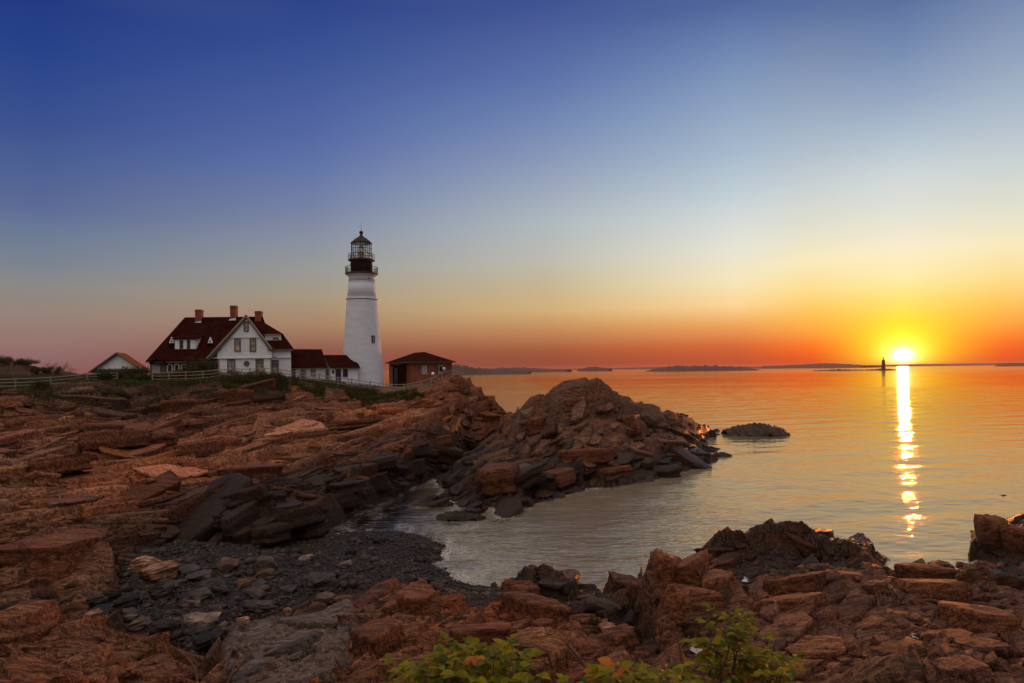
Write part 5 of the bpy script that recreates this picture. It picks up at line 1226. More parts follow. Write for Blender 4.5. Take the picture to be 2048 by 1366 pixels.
wr = T().lathe(c0, [(kr(21.3), kz(547)), (kr(21.3), kz(524)), (kr(22.4), kz(522.5))], 48).build('watch_room', M['iron'], tw, True)
T().lathe(c0, [(kr(21), kz(524)), (kr(24.5), kz(522.2)), (kr(26.3), kz(521.6)), (kr(26.3), kz(519.8)), (kr(15), kz(519.5))], 48).build('lantern_deck', M['ironbrown'], tw)
railing(kr(25.6), kz(519.8), kz(508.5), 0, 16, 0.026, 'lantern_railing')
N = 12; LR = kr(19.6)
T().lathe(c0, [(kr(20.4), kz(519.6)), (kr(20.4), kz(517.8))], N, a0=0.1).build('lantern_sill', M['iron'], tw)
T().lathe(c0, [(LR, kz(517.9)), (LR, kz(487.5))], N, cap=False, a0=0.1).build('lantern_glass', M['lglass'], tw)
m = T()
for k in range(N):
    t = 2*math.pi*k/N+0.1; x, y = tx+LR*1.01*math.cos(t), TY+LR*1.01*math.sin(t); m.bar((x, y, kz(518)), (x, y, kz(487)), 0.075)
for zz in (kz(508), kz(498)):
    for k in range(N):
        t, t2 = 2*math.pi*k/N+0.1, 2*math.pi*(k+1)/N+0.1
        m.bar((tx+LR*1.01*math.cos(t), TY+LR*1.01*math.sin(t), zz), (tx+LR*1.01*math.cos(t2), TY+LR*1.01*math.sin(t2), zz), 0.06)
m.build('lantern_frame', M['iron'], tw)
m = T().lathe(c0, [(kr(3.5), kz(519)), (kr(3.5), kz(512)), (kr(6.0), kz(511)), (kr(7.2), kz(503)), (kr(6.0), kz(495)), (kr(3), kz(491))], 20); m.build('lens', M['brass'], tw, True)
m = T().lathe(c0, [(kr(21.2), kz(487.6)), (kr(21.2), kz(485.8)), (kr(20.4), kz(485.2)), (kr(11.5), kz(477.5)), (kr(4.6), kz(473)), (kr(3.8), kz(471.6))], N, a0=0.1); m.build('lantern_roof', M['iron'], tw)
T().lathe(c0, [(kr(3.8), kz(472.2)), (kr(4.0), kz(471.2)), (kr(2.2), kz(470.4)), (kr(2.0), kz(469.4)), (kr(2.8), kz(469)), (kr(1.6), kz(468.4)), (kr(3.2), kz(467.4)), (kr(4.0), kz(465.3)), (kr(3.4), kz(463)), (kr(1.2), kz(461.6))], 20).build('vent_ball', M['iron'], tw, True)
T().tube([(tx, TY, kz(462)), (tx, TY, kz(445))], [0.035, 0.02], 5).build('lightning_rod', M['iron'], tw)
# tower window and porthole, placed on the curved wall
def tower_open(pxc, py0, py1, wpx, rr, name, round_=False):
    zc = (kz(py0)+kz(py1))/2; ox = (pxc-725.6)*TY/F; vd = Vector((-tx, -TY, 0)).normalized()
    r = kr(rr); right = Vector((-vd.y, vd.x, 0)); right = -right if right.x < 0 else right
    ox = ox/right.x; t = math.asin(max(-0.98, min(0.98, ox/r))); nrm = vd*math.cos(t)+right*math.sin(t); tan = right*math.cos(t)-vd*math.sin(t)
    c = Vector((tx, TY, zc))+nrm*(r-0.05); w2 = wpx*TY/F/2/math.cos(t); h2 = (kz(py0)-kz(py1))/2; up = Vector((0, 0, 1))
    m = T()
    if round_:
        m.prism([c+nrm*0.05+tan*(w2*math.cos(2*math.pi*k/20))+up*(w2*math.sin(2*math.pi*k/20)) for k in range(20)], nrm*0.09)
        f = m.build(name, M['white'], tw); T().prism([c+nrm*0.15+tan*(w2*.65*math.cos(2*math.pi*k/20))+up*(w2*.65*math.sin(2*math.pi*k/20)) for k in range(20)], nrm*0.02).build('pane', M['dark'], f); return
    def rect(m, a, b, z0, z1, o, d): m.prism([c+nrm*o+tan*a+up*z0, c+nrm*o+tan*b+up*z0, c+nrm*o+tan*b+up*z1, c+nrm*o+tan*a+up*z1], nrm*d); return m
    for a, b, z0, z1 in ((-w2, -w2*.7, -h2, h2), (w2*.7, w2, -h2, h2), (-w2*.7, w2*.7, h2*.86, h2), (-w2*.7, w2*.7, -h2, -h2*.86)): rect(m, a, b, z0, z1, 0.02, 0.2)
    f = m.build(name, M['dark'], tw)
    m = T(); rect(m, -w2*.7, w2*.7, -h2*.86, h2*.86, 0.02, 0.12); p = m.build('pane', M['door'], f)
    m = T()
    for a, b, z0, z1 in ((-w2*.7, w2*.7, -h2*.36, -h2*.28), (-w2*.7, w2*.7, h2*.28, h2*.36), (-w2*.08, w2*.08, -h2*.86, h2*.86)): rect(m, a, b, z0, z1, 0.14, 0.03)
    m.build('sash_bars', M['white'], f)
tower_open(745.5, 672.5, 686, 5.2, 35.6, 'window')
tower_open(739.0, 556.5, 561.5, 5.0, 25.6, 'porthole', True)
# porthole and dark window of the watch room
T().box(tx-kr(20.5), tx-kr(18.2), TY-kr(12.5), TY-kr(11.2), kz(531.2), kz(528.8)).build('vent', M['dark'], tw)

# ---- brick building, turned so that a corner faces us
th = math.radians(30); fd = Vector((math.cos(th), math.sin(th), 0)); sdv_ = Vector((-math.sin(th), math.cos(th), 0))
bc = Vector((X(824, 108), 108, 0)); la_, lb_ = 7.0, 10.5
g = (bc.x, bc.y, 7.4)
bb = empty('brick_building', g, 'red brick building with a brown hip roof right of the tall white tower', 'building')
ze = Zr(724, 824, 108); zrg = Zr(704, 840, 113); zg0 = 7.2
K = lambda a, b, z: bc+fd*a+sdv_*b+Vector((0, 0, z))
MB(g).prism([K(0, 0, zg0), K(la_, 0, zg0), K(la_, lb_, zg0), K(0, lb_, zg0)], (0, 0, ze-zg0)).build('wall', M['brick'], bb)
MB(g).prism([K(-.05, -.05, zg0-.2), K(la_+.05, -.05, zg0-.2), K(la_+.05, lb_, zg0-.2), K(-.05, lb_, zg0-.2)], (0, 0, 0.75)).build('foundation', M['stone'], bb)
e = 0.5; ra, rb_ = la_/2, 3.2
m = MB(g); zo = ze+0.02; q = [K(-e, -e, zo), K(la_+e, -e, zo), K(la_+e, lb_+e, zo), K(-e, lb_+e, zo)]; r0, r1_ = K(ra, rb_, zrg), K(ra, lb_-rb_, zrg)
for f in ([q[0], q[1], r0], [q[1], q[2], r1_, r0], [q[2], q[3], r1_], [q[3], q[0], r0, r1_]): m.slab(f, 0.12)
m.build('roof', M['roofb'], bb)
m = MB(g).bar(K(-e, -e, zo-.08), K(la_+e, -e, zo-.08), 0.1, 0.16).bar(K(-e, -e, zo-.08), K(-e, lb_+e, zo-.08), 0.1, 0.16); m.build('gutter', M['ironbrown'], bb)
def bwin(s0, s1, z0, z1, lab=None):
    m = MB(g)
    for a, b, c, d, o in ((s0-.09, s0, z0, z1, .05), (s1, s1+.09, z0, z1, .05), (s0, s1, z1, z1+.09, .05), (s0-.15, s1+.15, z1+.091, z1+.2, .1), (s0-.1, s1+.1, z0-.12, z0, .1), ((s0+s1)/2-.03, (s0+s1)/2+.03, z0, z1, .03)):
        m.prism([K(a, -.002, c), K(b, -.002, c), K(b, -.002, d), K(a, -.002, d)], -sdv_*o)
    for i in range(1, 4): zz = z0+(z1-z0)*i/4; m.prism([K(s0, -.002, zz-.02), K(s1, -.002, zz-.02), K(s1, -.002, zz+.02), K(s0, -.002, zz+.02)], -sdv_*.025)
    f = m.build('window', M['trimlight'], bb)
    m = MB(g).prism([K(s0, -.001, z0), K(s1, -.001, z0), K(s1, -.001, z1), K(s0, -.001, z1)], -sdv_*.012).build('pane', M['curtain'], f); return f
wz0, wz1 = Zr(748, 848, 108.8), Zr(732, 848, 108.8)
bwin(1.75, 2.55, wz0, wz1); bwin(4.6, 5.4, wz0+.1, wz1+.05)
hb = MB(g).prism([K(4.75, -.11, wz1-.75), K(5.3, -.11, wz1-.75), K(5.3, -.11, wz1-.1), K(4.75, -.11, wz1-.1)], -sdv_*.55).build('ventilator_box', M['dark'], bb)
m = MB(g); cc = K(5.15, -.9, wz1-.42); m.tube([cc+sdv_*.3, cc, cc-sdv_*.25-Vector((0, 0, .15))], [.16, .2, .26], 10); m.build('hood', M['white'], hb)
# vestibule on the left face
ve = MB(g).prism([K(-1.2, 2.4, zg0), K(-1.2, 5.4, zg0), K(0, 5.4, zg0), K(0, 2.4, zg0)], (0, 0, Zr(731, 795, 109)-zg0)).build('vestibule', M['roofb'], bb)
zv1 = Zr(731, 795, 109)
MB(g).slab([K(-1.5, 2.1, zv1), K(-1.5, 5.7, zv1), K(0.0, 5.7, zv1+.55), K(0.0, 2.1, zv1+.55)], 0.1).build('vestibule_roof', M['roofb'], ve)
MB(g).prism([K(-1.203, 3.2, zg0), K(-1.203, 4.6, zg0), K(-1.203, 4.6, zv1-.35), K(-1.203, 3.2, zv1-.35)], -fd*0.04).build('door', M['dark'], ve)

# ---- fences
def fence(name, label, pts, hgt, rails, mat, rw=0.09, pw=0.15, cat='fence', group=None, lean=0.02, split=True):
    """pts: world (x, y); posts stand on the ground"""
    b0 = Vector((pts[0][0], pts[0][1], tz(*pts[0]))); root = empty(name, b0, label, cat, group); rr = random.Random(len(pts)*7)
    tops = []
    for x, y in pts:
        z = tz(x, y); t = Vector((rr.uniform(-lean, lean), rr.uniform(-lean, lean), 0))
        m = MB(b0).tube([(x, y, z-0.3), (x+t.x, y+t.y, z+hgt)], [pw*0.55, pw*0.5], 7); m.build('post', mat, root); tops.append((Vector((x, y, z)), t))
    for (a, ta), (b, tb) in zip(tops, tops[1:]):
        for r in rails:
            j = rr.uniform(-.03, .03)
            m = MB(b0).tube([a+ta*r+Vector((0, -pw*.4, hgt*r+j)), (a+b)/2+Vector((0, -pw*.4, hgt*r-.02)), b+tb*r+Vector((0, -pw*.4, hgt*r-j))], rw*.5, 5); m.build('rail', mat, root)
    return root
def W(px, Y): return (X(px, Y), Y)
fence('rail_fence', 'weathered three-rail fence climbing the grass at the far left', [W(-170, 68), W(-70, 68.5), W(31, 69), W(101, 71), W(174, 83), W(235, 90)], 1.25, (0.35, 0.62, 0.9), M['wood'])
fence('rail_fence', 'rail fence along the bank top in front of the house', [W(p_, 83+0.2*i) for i, p_ in enumerate((305, 338, 372, 406, 437, 468, 500, 530, 552))], 1.25, (0.3, 0.6, 0.92), M['wood'])
fence('rail_fence', 'long rail fence sloping down from the house past the tower to the brick building', [W(553, 84.4), W(600, 86.5), W(639, 89), W(676, 91), W(704, 92), W(740, 93.2), W(774, 94), W(808, 95), W(840, 96.5)], 1.28, (0.3, 0.6, 0.9), M['wood'])
fence('rail_fence', 'pale rail fence rising beside the brick building to the rock edge', [W(843, 98.5), W(862, 99.5), W(884, 100.5), W(905, 101.3), W(916, 101.5)], 1.35, (0.15, 0.5, 0.92), M['wood'])
fence('low_fence', 'low dark fence close to the white buildings under the tower', [W(p_, 98.5) for p_ in (585, 598, 612, 640, 652, 664, 680, 697, 712)], 0.9, (0.45, 0.92), M['wood'], 0.06, 0.1)
# picnic bench with orange box, and the white stand beside the brick building
bx_, by_ = W(632, 97.2); bz = tz(bx_, by_); g = (bx_, by_, bz)
bench = empty('trestle_table', g, 'white trestle table with an orange top in front of the building joined to the house', 'table')
MB(g).box(bx_-.75, bx_+.75, by_-.35, by_+.35, bz+.92, bz+1.08).build('tabletop', M['orange'], bench)
for s in (-1, 1): MB(g).bar((bx_+s*.62, by_-.3, bz), (bx_+s*.5, by_, bz+.92), .09).bar((bx_+s*.62, by_+.3, bz), (bx_+s*.5, by_, bz+.92), .09).bar((bx_+s*.6, by_-.24, bz+.3), (bx_+s*.6, by_+.24, bz+.3), .07).build('leg', M['white'], bench)
bx_, by_ = W(871, 101); bz = tz(bx_, by_); g = (bx_, by_, bz)
fs = empty('viewing_bench', g, 'pale garden bench with a curved back beside the brick building', 'bench')
for i in range(3): MB(g).box(bx_-.6, bx_+.6, by_-.25+i*.17, by_-.13+i*.17, bz+.45, bz+.49).build('seat', M['stone'], fs)
MB(g).tube([(bx_-.62, by_+.25, bz+.5), (bx_-.4, by_+.3, bz+.95), (bx_, by_+.3, bz+1.08), (bx_+.4, by_+.3, bz+.95), (bx_+.62, by_+.25, bz+.5)], .05, 6).build('backrest', M['stone'], fs)
for s in (-1, 1): MB(g).box(bx_+s*.55-.04, bx_+s*.55+.04, by_-.22, by_+.28, bz-.1, bz+.449).build('leg', M['stone'], fs)
bx_, by_ = W(866, 102.5); bz = tz(bx_, by_)+0.1; g = (bx_, by_, bz)
fs = empty('lamp_post', g, 'short post with a round white head close to the brick building', 'lamp')
MB(g).tube([(bx_, by_, bz-.3), (bx_, by_, bz+1.2)], .05, 6).build('post', M['iron'], fs)
MB(g).lathe((bx_, by_, bz+1.2), [(.06, 0), (.2, .08), (.24, .25), (.16, .42), (.04, .48)], 14).build('lamp_head', M['white'], fs, True)

# ---- the far small lighthouse and its ledge
def far(name, pts, Y, wd, label=None, seed=1, rough=1.0, mat=None, kind='structure'):
    """low island: outline rows along the columns (column, row) at depth Y, with real width wd"""
    n = 240; rs = np.linspace(0, 1, n); pxs = np.array([p_[0] for p_ in pts]); xx = np.interp(rs, (pxs-pxs[0])/(pxs[-1]-pxs[0]), pxs)
    tops = np.interp(xx, pxs, [p_[1] for p_ in pts])
    V = []; rows = np.array([-1, -0.6, -0.2, 0.2, 0.6, 1.0]); sh = np.array([0, 0.62, 1.0, 0.97, 0.6, 0])
    for i, (a, t) in enumerate(zip(xx, tops)):
        c = P(a, t, Y); hz = max(c.z, 0.2)
        for r, s in zip(rows, sh):
            k = 1+0.18*rough*(vnoise(np.array([i*0.35+seed*9.0]), np.array([r*2+5.0]), seed)[0]-0.5)*2+0.12*rough*(vnoise(np.array([i*1.3+seed*5.0]), np.array([r*3+5.0]), seed+3)[0]-0.5)*2
            taper = min(1, 8*min(i/(n-1), 1-i/(n-1))+0.1)
            V.append((c.x*(Y+r*wd)/Y, Y+r*wd*taper, hz*s*k-(0.5 if s == 0 else 0)))
    I = np.arange(n*6).reshape(n, 6); Q = np.stack([I[:-1, :-1], I[1:, :-1], I[1:, 1:], I[:-1, 1:]], -1).reshape(-1, 4)
    o = fast_mesh(name, np.array(V), Q, mat or M['isle']); tag(o, kind=kind); return o
far('island', [(880,745),(905,728),(925,731),(950,736),(985,738),(1030,739),(1062,743)], 1500, 60, seed=1)
far('island', [(930,742),(1000,736),(1040,734.5),(1090,737.5),(1140,739)], 2300, 120, seed=2)
far('island', [(1158,738.5),(1178,734.5),(1190,733.5),(1215,736),(1222,738)], 2600, 60, seed=3)
far('island', [(1100,738.5),(1240,735.5),(1330,733.5),(1400,732),(1540,733.5),(1640,733.6),(1700,733.6)], 5200, 200, seed=4, rough=0.4)
far('island', [(1296,741.5),(1320,735.5),(1345,732.8),(1365,731),(1385,733),(1400,731),(1430,731.5),(1460,733),(1500,735),(1520,739.5),(1530,740.5),(1585,740.6),(1600,741)], 1950, 60, seed=5, rough=1.3)
far('island', [(1530,732),(1600,729),(1650,726.5),(1690,727.5),(1730,730.5),(1745,731)], 3600, 150, seed=6, rough=0.5)
far('island', [(1740,730.6),(1800,728.7),(1880,727.5),(1960,726.5),(2048,725.5),(2200,725)], 6500, 300, seed=7, rough=0.3)
far('island', [(2004,728),(2012,726),(2030,725.5),(2048,726.5),(2150,724),(2300,724)], 3300, 60, seed=8, rough=0.8)
far('reef', [(1630,741),(1660,739.6),(1680,738.3),(1710,739.4),(1740,739),(1760,737.2),(1775,737),(1790,738.8),(1815,740.2)], 1420, 14, seed=9, rough=2.0)
far('reef', [(1819,740.4),(1823,739.4),(1827,740.2)], 1420, 6, seed=10, rough=1.5)
LY = 1415.0; lx = P(1767.5, 735, LY).x; lz = lambda py: P(1767.5, py, LY).z; lr = lambda w: w*LY/F
g = (lx, LY, 0)
l2 = empty('distant_lighthouse', g, 'small dark lighthouse silhouetted on a low reef beside the rising sun', 'lighthouse')
MB(g).lathe((lx, LY, 0), [(lr(3.9), -1), (lr(3.8), lz(736)), (lr(3.2), lz(726)), (lr(2.6), lz(720.6))], 20).build('tower', M['isle'], l2)
MB(g).lathe((lx, LY, 0), [(lr(2.5), lz(720.7)), (lr(3.2), lz(720.3)), (lr(3.1), lz(719.8))], 20).build('gallery', M['iron'], l2)
MB(g).lathe((lx, LY, 0), [(lr(1.1), lz(719.9)), (lr(1.1), lz(718.6)), (lr(0.3), lz(717.6))], 12).build('lantern', M['iron'], l2)
MB(g).bar((lx+.5, LY, lz(718)), (lx+.5, LY, lz(714.5)), 0.7).box(lx-1.0, lx+1.6, LY-.5, LY+.5, lz(716), lz(714.8)).build('beacon_mast', M['iron'], l2)

# ============================================================ plants
def leafcloud(name, pts, size, mat, parent=None, seed=0, org=(0, 0, 0), up=0.3, asp=0.55):
    """many small folded leaves at points"""
    n = len(pts); rg = np.random.RandomState(seed); Pn = np.array(pts)-np.array(org)
    d = rg.randn(n, 3); d[:, 2] += up; d /= np.linalg.norm(d, axis=1)[:, None]
    s = rg.randn(n, 3); s -= d*(s*d).sum(1)[:, None]; s /= np.linalg.norm(s, axis=1)[:, None]
    L_ = (size*(0.6+0.8*rg.rand(n)))[:, None]; w_ = L_*asp*0.5; nn = np.cross(d, s)
    v0 = Pn; v1 = Pn+d*L_*0.5+s*w_+nn*w_*0.35; v2 = Pn+d*L_; v3 = Pn+d*L_*0.5-s*w_+nn*w_*0.35
    V = np.stack([v0, v1, v2, v3], 1).reshape(-1, 3); I = np.arange(n*4).reshape(n, 4)
    Q = np.concatenate([I[:, [0, 1, 2]], I[:, [0, 2, 3]]])
    return fast_mesh(name, V, Q, mat, False, parent)
def shrub(label, px, Y, w, h, seed, mat='bush', n=5200, leaf=0.13, group='bushes on the bank', name='shrub', cat='bush', bare=0.0, z0=None, dpt=None):
    x, y = W(px, Y); z = tz(x, y) if z0 is None else z0; g = (x, y, z); root = empty(name, g, label, cat, group); r = random.Random(seed)
    cl = [(r.uniform(-.75, .75)*w/2, r.uniform(-.6, .6)*(dpt or w)/2, h*r.uniform(.3, .78), r.uniform(.16, .30)*min(w, h*1.6)) for _ in range(16)]
    pts = []
    for _ in range(int(n*(1-bare))):
        c = r.choice(cl); v = Vector((r.gauss(0, 1), r.gauss(0, 1), r.gauss(0, .8))); v = v.normalized()*c[3]*(r.random()**0.4)*(1.0+.25*math.sin(7*v.x+5*v.z))
        pts.append((x+c[0]+v.x, y+c[1]+v.y, z+max(.02, c[2]+v.z)))
    leafcloud('crown', pts, leaf, M[mat], root, seed, g)
    m = MB(g)
    for c in cl:
        b = Vector((x+r.uniform(-.15, .15)*w, y, z-.1)); t = Vector((x+c[0], y+c[1], z+c[2])); md_ = (b+t)/2+Vector((r.uniform(-.1, .1), 0, .1)); m.tube([b, md_, t], [.035, .025, .012], 5)
        for _ in range(5 if bare else 2):
            e_ = t+Vector((r.uniform(-1, 1)*c[3]*1.5, r.uniform(-.5, .5), r.uniform(.2, 1.1)*c[3]*1.4)); m.tube([t, (t+e_)/2+Vector((r.uniform(-.1, .1), 0, 0)), e_], [.014, .011, .006], 4)
    m.build('stems', M['stem'], root); return root
shrub('dark leafy bush in front of the white outbuilding', 222, 92, 3.0, 1.7, 1)
shrub('dark bush left of the one before the outbuilding, at the end of the fence', 196, 86, 3.0, 1.5, 2)
shrub('dark bush beside the left corner of the porch', 268, 88, 3.6, 1.9, 3)
shrub('brown-green bush at the left end of the house', 293, 84, 2.6, 1.0, 4, 'grass')
shrub('tall rounded green bush hiding the right half of the porch', 402, 86, 4.2, 2.6, 5, 'bush', 7000)
shrub('low dark bush before the arched porch windows', 362, 86, 3.2, 1.3, 6, 'drygrass', 4500)
shrub('low dark bush left of the arched porch windows', 330, 85, 2.8, 1.0, 7, 'grass', 4000)
shrub('bare twiggy bush on the skyline left of the outbuilding', 122, 112, 5.5, 2.2, 8, 'drygrass', 1500, .1, bare=.6)
shrub('dark bush on top of the grey rock hill at the far left edge', 8, 122, 6.0, 2.0, 9, 'bush', 5200, .16)
shrub('scrubby bush on the grey rock hill', 48, 119, 4.2, 1.6, 10, 'bush', 3400, .16)
shrub('low dark scrub at the base of the grey rock hill', 88, 108, 4.2, 1.2, 11, 'bush', 2600, .16)
for i, (px, Y, w_, h_, lab) in enumerate(((445, 84, 2.6, 1.0, 'twiggy low bush under the left front window of the house'), (478, 84.5, 2.6, .9, 'twiggy low bush below the round window of the house'), (512, 84.5, 2.6, .9, 'twiggy low bush under the right front window of the house'), (545, 85, 2.4, .8, 'twiggy low bush by the front right corner of the house'))):
    shrub(lab, px, Y, w_, h_, 20+i, 'drygrass', 1500, .09, bare=.3, group='low bushes before the house')

# grass masses
def grass(name, pts, hgt, wd, mat, label, seed, cat='grass'):
    n = len(pts); rg = np.random.RandomState(seed); Pn = np.array(pts); a = rg.rand(n)*6.28; lean = rg.randn(n, 2)*0.35
    h_ = (hgt*(0.5+rg.rand(n)))[:, None]; dv = np.stack([np.cos(a), np.sin(a), 0*a], 1)*wd*0.5
    tip = Pn+np.concatenate([lean*h_, h_], 1); mid = Pn+np.concatenate([lean*h_*0.3, h_*0.55], 1)
    V = np.stack([Pn-dv, Pn+dv, mid+dv*0.7, mid-dv*0.7, tip], 1).reshape(-1, 3); I = np.arange(n*5).reshape(n, 5)
    Q = np.concatenate([I[:, [0, 1, 2]], I[:, [0, 2, 3]], I[:, [3, 2, 4]]]); o = fast_mesh(name, V, Q, M[mat]); return tag(o, label, cat, kind='stuff')
rg_ = random.Random(31); pts = []
def gmask(m, c):
    u = (c[0]/c[1]-U0)/(U1-U0)*(NU-1); s = (math.log(c[1])-S0)/(S1-S0)*(NS-1)
    return 0 <= u < NU and 0 <= s < NS and m[int(s), int(u)]
while len(pts) < 60000:
    px = rg_.uniform(-250, 760); Y = rg_.uniform(62, 112) if rg_.random() < .75 else rg_.uniform(76, 96)
    c = W(px, Y)
    if not gmask(plateau, c) or gmask(hillock, c) : continue
    if px > 690 and rg_.random() < .8: continue
    pts.append((c[0], c[1], tz(*c)-.03))
grass('grass', pts, 0.36, 0.06, 'grass', 'short grass on the bank round the buildings', 5)
pts = []
while len(pts) < 16000:
    px = rg_.uniform(-250, 900); j = rg_.random(); Yc = np.interp(px, [0, 120, 300, 500, 640, 740, 835, 900], [61, 69, 75, 79, 86, 89, 94, 98]); c = W(px, Yc-rg_.uniform(-3, 5)*(1-rg_.random()**2)-.5)
    if fbm(np.array([c[0]/4.0]), np.array([c[1]/4.0]), 77, 2)[0] < -0.05+0.3*(px > 650): continue
    pts.append((c[0], c[1], tz(*c)-.05))
grass('tall_grass', pts, 0.55, 0.07, 'grass', 'rough grass hanging over the top of the rock slope', 6)
pts = []
while len(pts) < 7000:
    px = rg_.uniform(690, 850); c = W(px, rg_.uniform(82, 94))
    if gmask(grassy, c) : pts.append((c[0], c[1], tz(*c)-.05))
grass('tall_grass', pts, 0.5, 0.06, 'grass', 'patch of green grass in a hollow of the rocks below the tower', 7)
pts = []
while len(pts) < 9000:
    px = rg_.uniform(-150, 620); Y = rg_.uniform(52, 80); c = W(px, Y)
    if fbm(np.array([c[0]/5.0]), np.array([c[1]/3.0]), 91, 3)[0] < 0.22 or px > 560: continue
    pts.append((c[0], c[1], tz(*c)-.05))
grass('dry_grass', pts, 0.32, 0.05, 'drygrass', 'dry brown grass growing in clefts of the rock slope', 8)

# rockweed hanging on the wet rocks
def rockweed(name, poly, n, ln, label, seed, zmax=2.4):
    r = random.Random(seed); V = []; Q = []; k = 0; pr = [(a, b) for a, b, *_ in poly]; Y0 = min(a[2] for a in poly); Y1 = max(a[2] for a in poly); x0 = min(a[0] for a in poly); x1 = max(a[0] for a in poly)
    msk = inpoly([P(*a) for a in poly]); cnt = 0; tries = 0
    while cnt < n and tries < n*14:
        tries += 1; c = W(r.uniform(x0, x1), r.uniform(Y0, Y1))
        if not gmask(msk, c): continue
        z = tz(*c)
        if z < -.15 or z > zmax+r.uniform(-.5, .5): continue
        if vnoise(np.array([c[0]*1.4]), np.array([c[1]*1.4]), 300)[0] < .33: continue
        e = 0.12; gx = (tz(c[0]+e, c[1])-tz(c[0]-e, c[1]))/(2*e); gy = (tz(c[0], c[1]+e)-tz(c[0], c[1]-e))/(2*e)
        d = Vector((-gx, -gy, 0)); d = (d.normalized() if d.length > .05 else Vector((r.uniform(-1, 1), -1, 0)).normalized())
        d = (d+Vector((r.uniform(-.6, .6), r.uniform(-.6, .6), 0))).normalized(); w = Vector((-d.y, d.x, 0))*r.uniform(.012, .03); p = Vector((c[0], c[1], z+.03)); l = ln*r.uniform(.5, 1.3)
        prev = None
        for s in range(4):
            t = s/3; q = p+d*l*t; q.z = max(tz(q.x, q.y), -.05)+.02+.05*math.sin(t*3.1)*r.uniform(.6, 1.6); ww = w*(1-.6*t); V += [q-ww, q+ww]
            if s: Q.append((k-2, k-1, k+1, k))
            k += 2
        cnt += 1
    o = fast_mesh(name, np.array([tuple(v) for v in V]), np.array(Q), M['weed']); return tag(o, label, 'seaweed', kind='stuff')
rockweed('seaweed', [(1400,1120,29),(1400,1050,36.5),(1560,1030,38),(1790,1140,35),(1790,1170,27),(1500,1170,27)], 9000, .38, 'dark brown rockweed draped over the mound beside the water', 1, 2.6)
rockweed('seaweed', [(1780,1170,28),(1780,1110,33),(2120,1090,34),(2120,1180,25)], 4500, .32, 'brown rockweed on the low rocks at the right edge', 2, 1.2)
rockweed('seaweed', [(680,1220,25.4),(700,1160,29),(1010,1140,31),(1150,1120,34),(1150,1200,25),(900,1260,21)], 6000, .30, 'dark rockweed on the rocks between the gravel and the near rocks', 3, 1.9)
rockweed('seaweed', [(1140,1180,30),(1300,1180,28),(1320,1300,20),(1160,1290,20)], 2500, .28, 'rockweed round the dark flat-topped boulder', 4, 1.3)
rockweed('seaweed', [(860,990,48),(900,900,66),(1060,900,64),(1300,920,62),(1440,900,80),(1440,960,60),(1290,990,52),(1060,1050,44),(860,1050,44)], 9000, .5, 'brown rockweed skirting the waterline of the big outcrop', 5, 1.3)

# ---- rose bushes right before the camera
def leaflet(m, p, d, nrm, l, w, curl):
    """oval leaflet with a folded midrib"""
    d = d.normalized(); s = d.cross(nrm).normalized(); n = s.cross(d); vs = [p]; k = 4
    mid = []; lft = []; rgt = []
    for i in range(1, k+1):
        t = i/(k+0.0); wd = w*math.sin(math.pi*min(t, .97)**.8)**.8*.5; c = p+d*l*t+n*(-curl*l*t*t)
        mid.append(c); lft.append(c+s*wd+n*wd*.35); rgt.append(c-s*wd+n*wd*.35)
    vs = [p]+mid+lft[:-1]+rgt[:-1]; M_ = lambda i: 1+i; Lf = lambda i: 1+k+i; Rt = lambda i: 1+k+(k-1)+i
    fs = [(0, Lf(0), M_(0)), (0, M_(0), Rt(0))]
    for i in range(k-2): fs += [(M_(i), Lf(i), Lf(i+1), M_(i+1)), (M_(i), M_(i+1), Rt(i+1), Rt(i))]
    fs += [(M_(k-2), Lf(k-2), M_(k-1)), (M_(k-2), M_(k-1), Rt(k-2))]
    m.add(vs, fs)
def rose_bush(label, shoots, Y, seed, n_leaf=7, size=0.056, dead=2):
    r = random.Random(seed); base = P(sum(s[0] for s in shoots)/len(shoots), 1366, Y); base.z = tz(base.x, max(base.y, 1.3)); root = empty('rose_bush', base, label, 'bush', 'rose bushes at the bottom of the frame')
    lv = MB(base); rd = MB(base); st = MB(base)
    for (px, py, dy) in shoots:
        tip = P(px, py, Y+dy); b = Vector((tip.x+r.uniform(-.12, .12), tip.y+r.uniform(-.05, .1), tip.z-r.uniform(.3, .45)))
        st.tube([b, (b*.4+tip*.6)+Vector((r.uniform(-.02, .02), r.uniform(-.02, .02), 0)), tip], [.005, .004, .002], 5)
        for j in range(n_leaf):
            t = j/(n_leaf-1); o = tip.lerp(b, t**1.2*.75); a = j*2.4+r.uniform(-.4, .4); rd_ = Vector((math.cos(a), math.sin(a), r.uniform(.25, .9)-t*.3)).normalized(); ll = size*(2.0+r.uniform(-.3, .6))*(0.55+0.6*min(1, t+.35))
            e = o+rd_*ll; st.tube([o, e], [.0018, .001], 4)
            tgt = rd if r.random() < .035 else lv
            side = rd_.cross(Vector((0, 0, 1))).normalized()
            sz_ = size*(.75+.5*r.random())*(0.7+0.45*min(1, t+.3))
            nr = Vector((r.uniform(-.3, .3), r.uniform(-.5, .1), 1)).normalized()
            leaflet(tgt, e, rd_+Vector((0, 0, -.1)), nr, sz_, sz_*.72, r.uniform(.1, .5))
            for q in (0.55, 0.9):
                for s in (-1, 1):
                    leaflet(tgt, o+rd_*ll*q, (side*s+rd_*.45+Vector((0, 0, r.uniform(-.15, .3)))), nr+side*s*-.2, sz_*.92, sz_*.66, r.uniform(.1, .5))
    lv.build('leaves', M['leaf'], root, False); st.build('stems', M['stem'], root)
    if rd.v: rd.build('russet_leaves', M['leafr'], root)
    return root
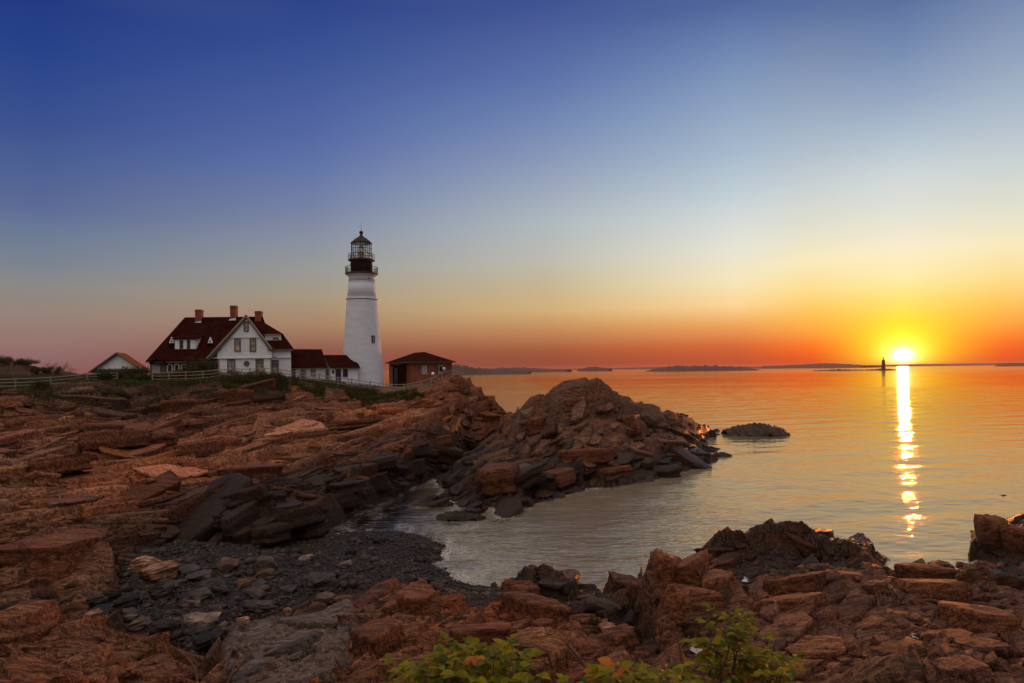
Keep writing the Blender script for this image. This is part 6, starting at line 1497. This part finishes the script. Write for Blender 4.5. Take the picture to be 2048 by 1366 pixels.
def fill(outline, n, seed, dmax=.35):
    """shoot tips under an outline (column -> top row)"""
    r = random.Random(seed); xs = [o[0] for o in outline]; out = []
    for _ in range(n):
        px = r.uniform(xs[0], xs[-1]); top = float(np.interp(px, xs, [o[1] for o in outline])); out.append((px, top+r.random()**1.3*(1400-top)+4, r.uniform(-.1, dmax)))
    return out
rose_bush('wide yellow-green rose bush at the bottom centre of the frame', fill([(800,1370),(820,1345),(860,1312),(885,1296),(930,1306),(960,1290),(1000,1304),(1030,1318),(1048,1345)], 44, 1), 2.9, 11)
rose_bush('low green rose bush at the bottom edge between the other two', fill([(1150,1368),(1180,1352),(1220,1355),(1270,1347),(1320,1350),(1360,1362)], 24, 2, .2), 2.8, 12)
rose_bush('tall thin rose bush with a single high shoot', [(1462,1236,0),(1450,1250,.05),(1476,1252,.05),(1468,1270,.03),(1500,1285,.05)]+fill([(1425,1340),(1460,1300),(1500,1282),(1540,1310),(1585,1335)], 26, 3, .3), 3.4, 13, dead=5)
# bare red canes
cn = random.Random(4)
for i, (pa, pb, Y, lab) in enumerate((((395,1366),(380,1318),16.5,'forked reddish stem rising before the near orange slab'), ((455,1366),(495,1312),16.8,'slanting reddish stem left of the pale slab'), ((1190,1366),(1120,1270),6.0,'bare red cane leaning left between two rose bushes'), ((1370,1366),(1345,1245),6.0,'bare cane rising left of the tallest rose bush'))):
    a, b = P(*pa, Y), P(*pb, Y); g = tuple(a); root = empty('bare_stem', g, lab, 'stem', 'bare stems near the camera'); s = Y/16.0*.03+.006
    a0 = a-Vector((0, 0, Y*.03)); MB(g).tube([a0, a, (a+b)/2+Vector((s, 0, s)), b], [s, s*.9, s*.7, s*.35], 6).build('stem', M['stem'], root)
    m = MB(g)
    for _ in range(7):
        t = cn.uniform(.25, .95); o_ = a.lerp(b, t); e_ = o_+Vector((cn.uniform(-1, 1), cn.uniform(-.4, .4), cn.uniform(.3, 1.2)))*(b-a).length*.22; m.tube([o_, e_], [s*.45, s*.2], 5)
    m.build('twigs', M['stem'], root)

# ============================================================ air
hz = MB((0, 0, 0)).box(-10800, 10800, -300, 9300, -4.5, 34).build('haze', None)
hm = bpy.data.materials.new('sea_haze'); hm.use_nodes = True; t = NT(hm.node_tree)
v = t.n('ShaderNodeVolumePrincipled', {'Color': (0.92, 0.52, 0.34, 1), 'Density': HAZE, 'Anisotropy': 0.55})
t.n('ShaderNodeOutputMaterial', {'Volume': v.outputs[0]}); hz.data.materials.append(hm); tag(hz, kind='stuff'); hz['label'] = 'thin sea haze over the bay'; hz['category'] = 'haze'
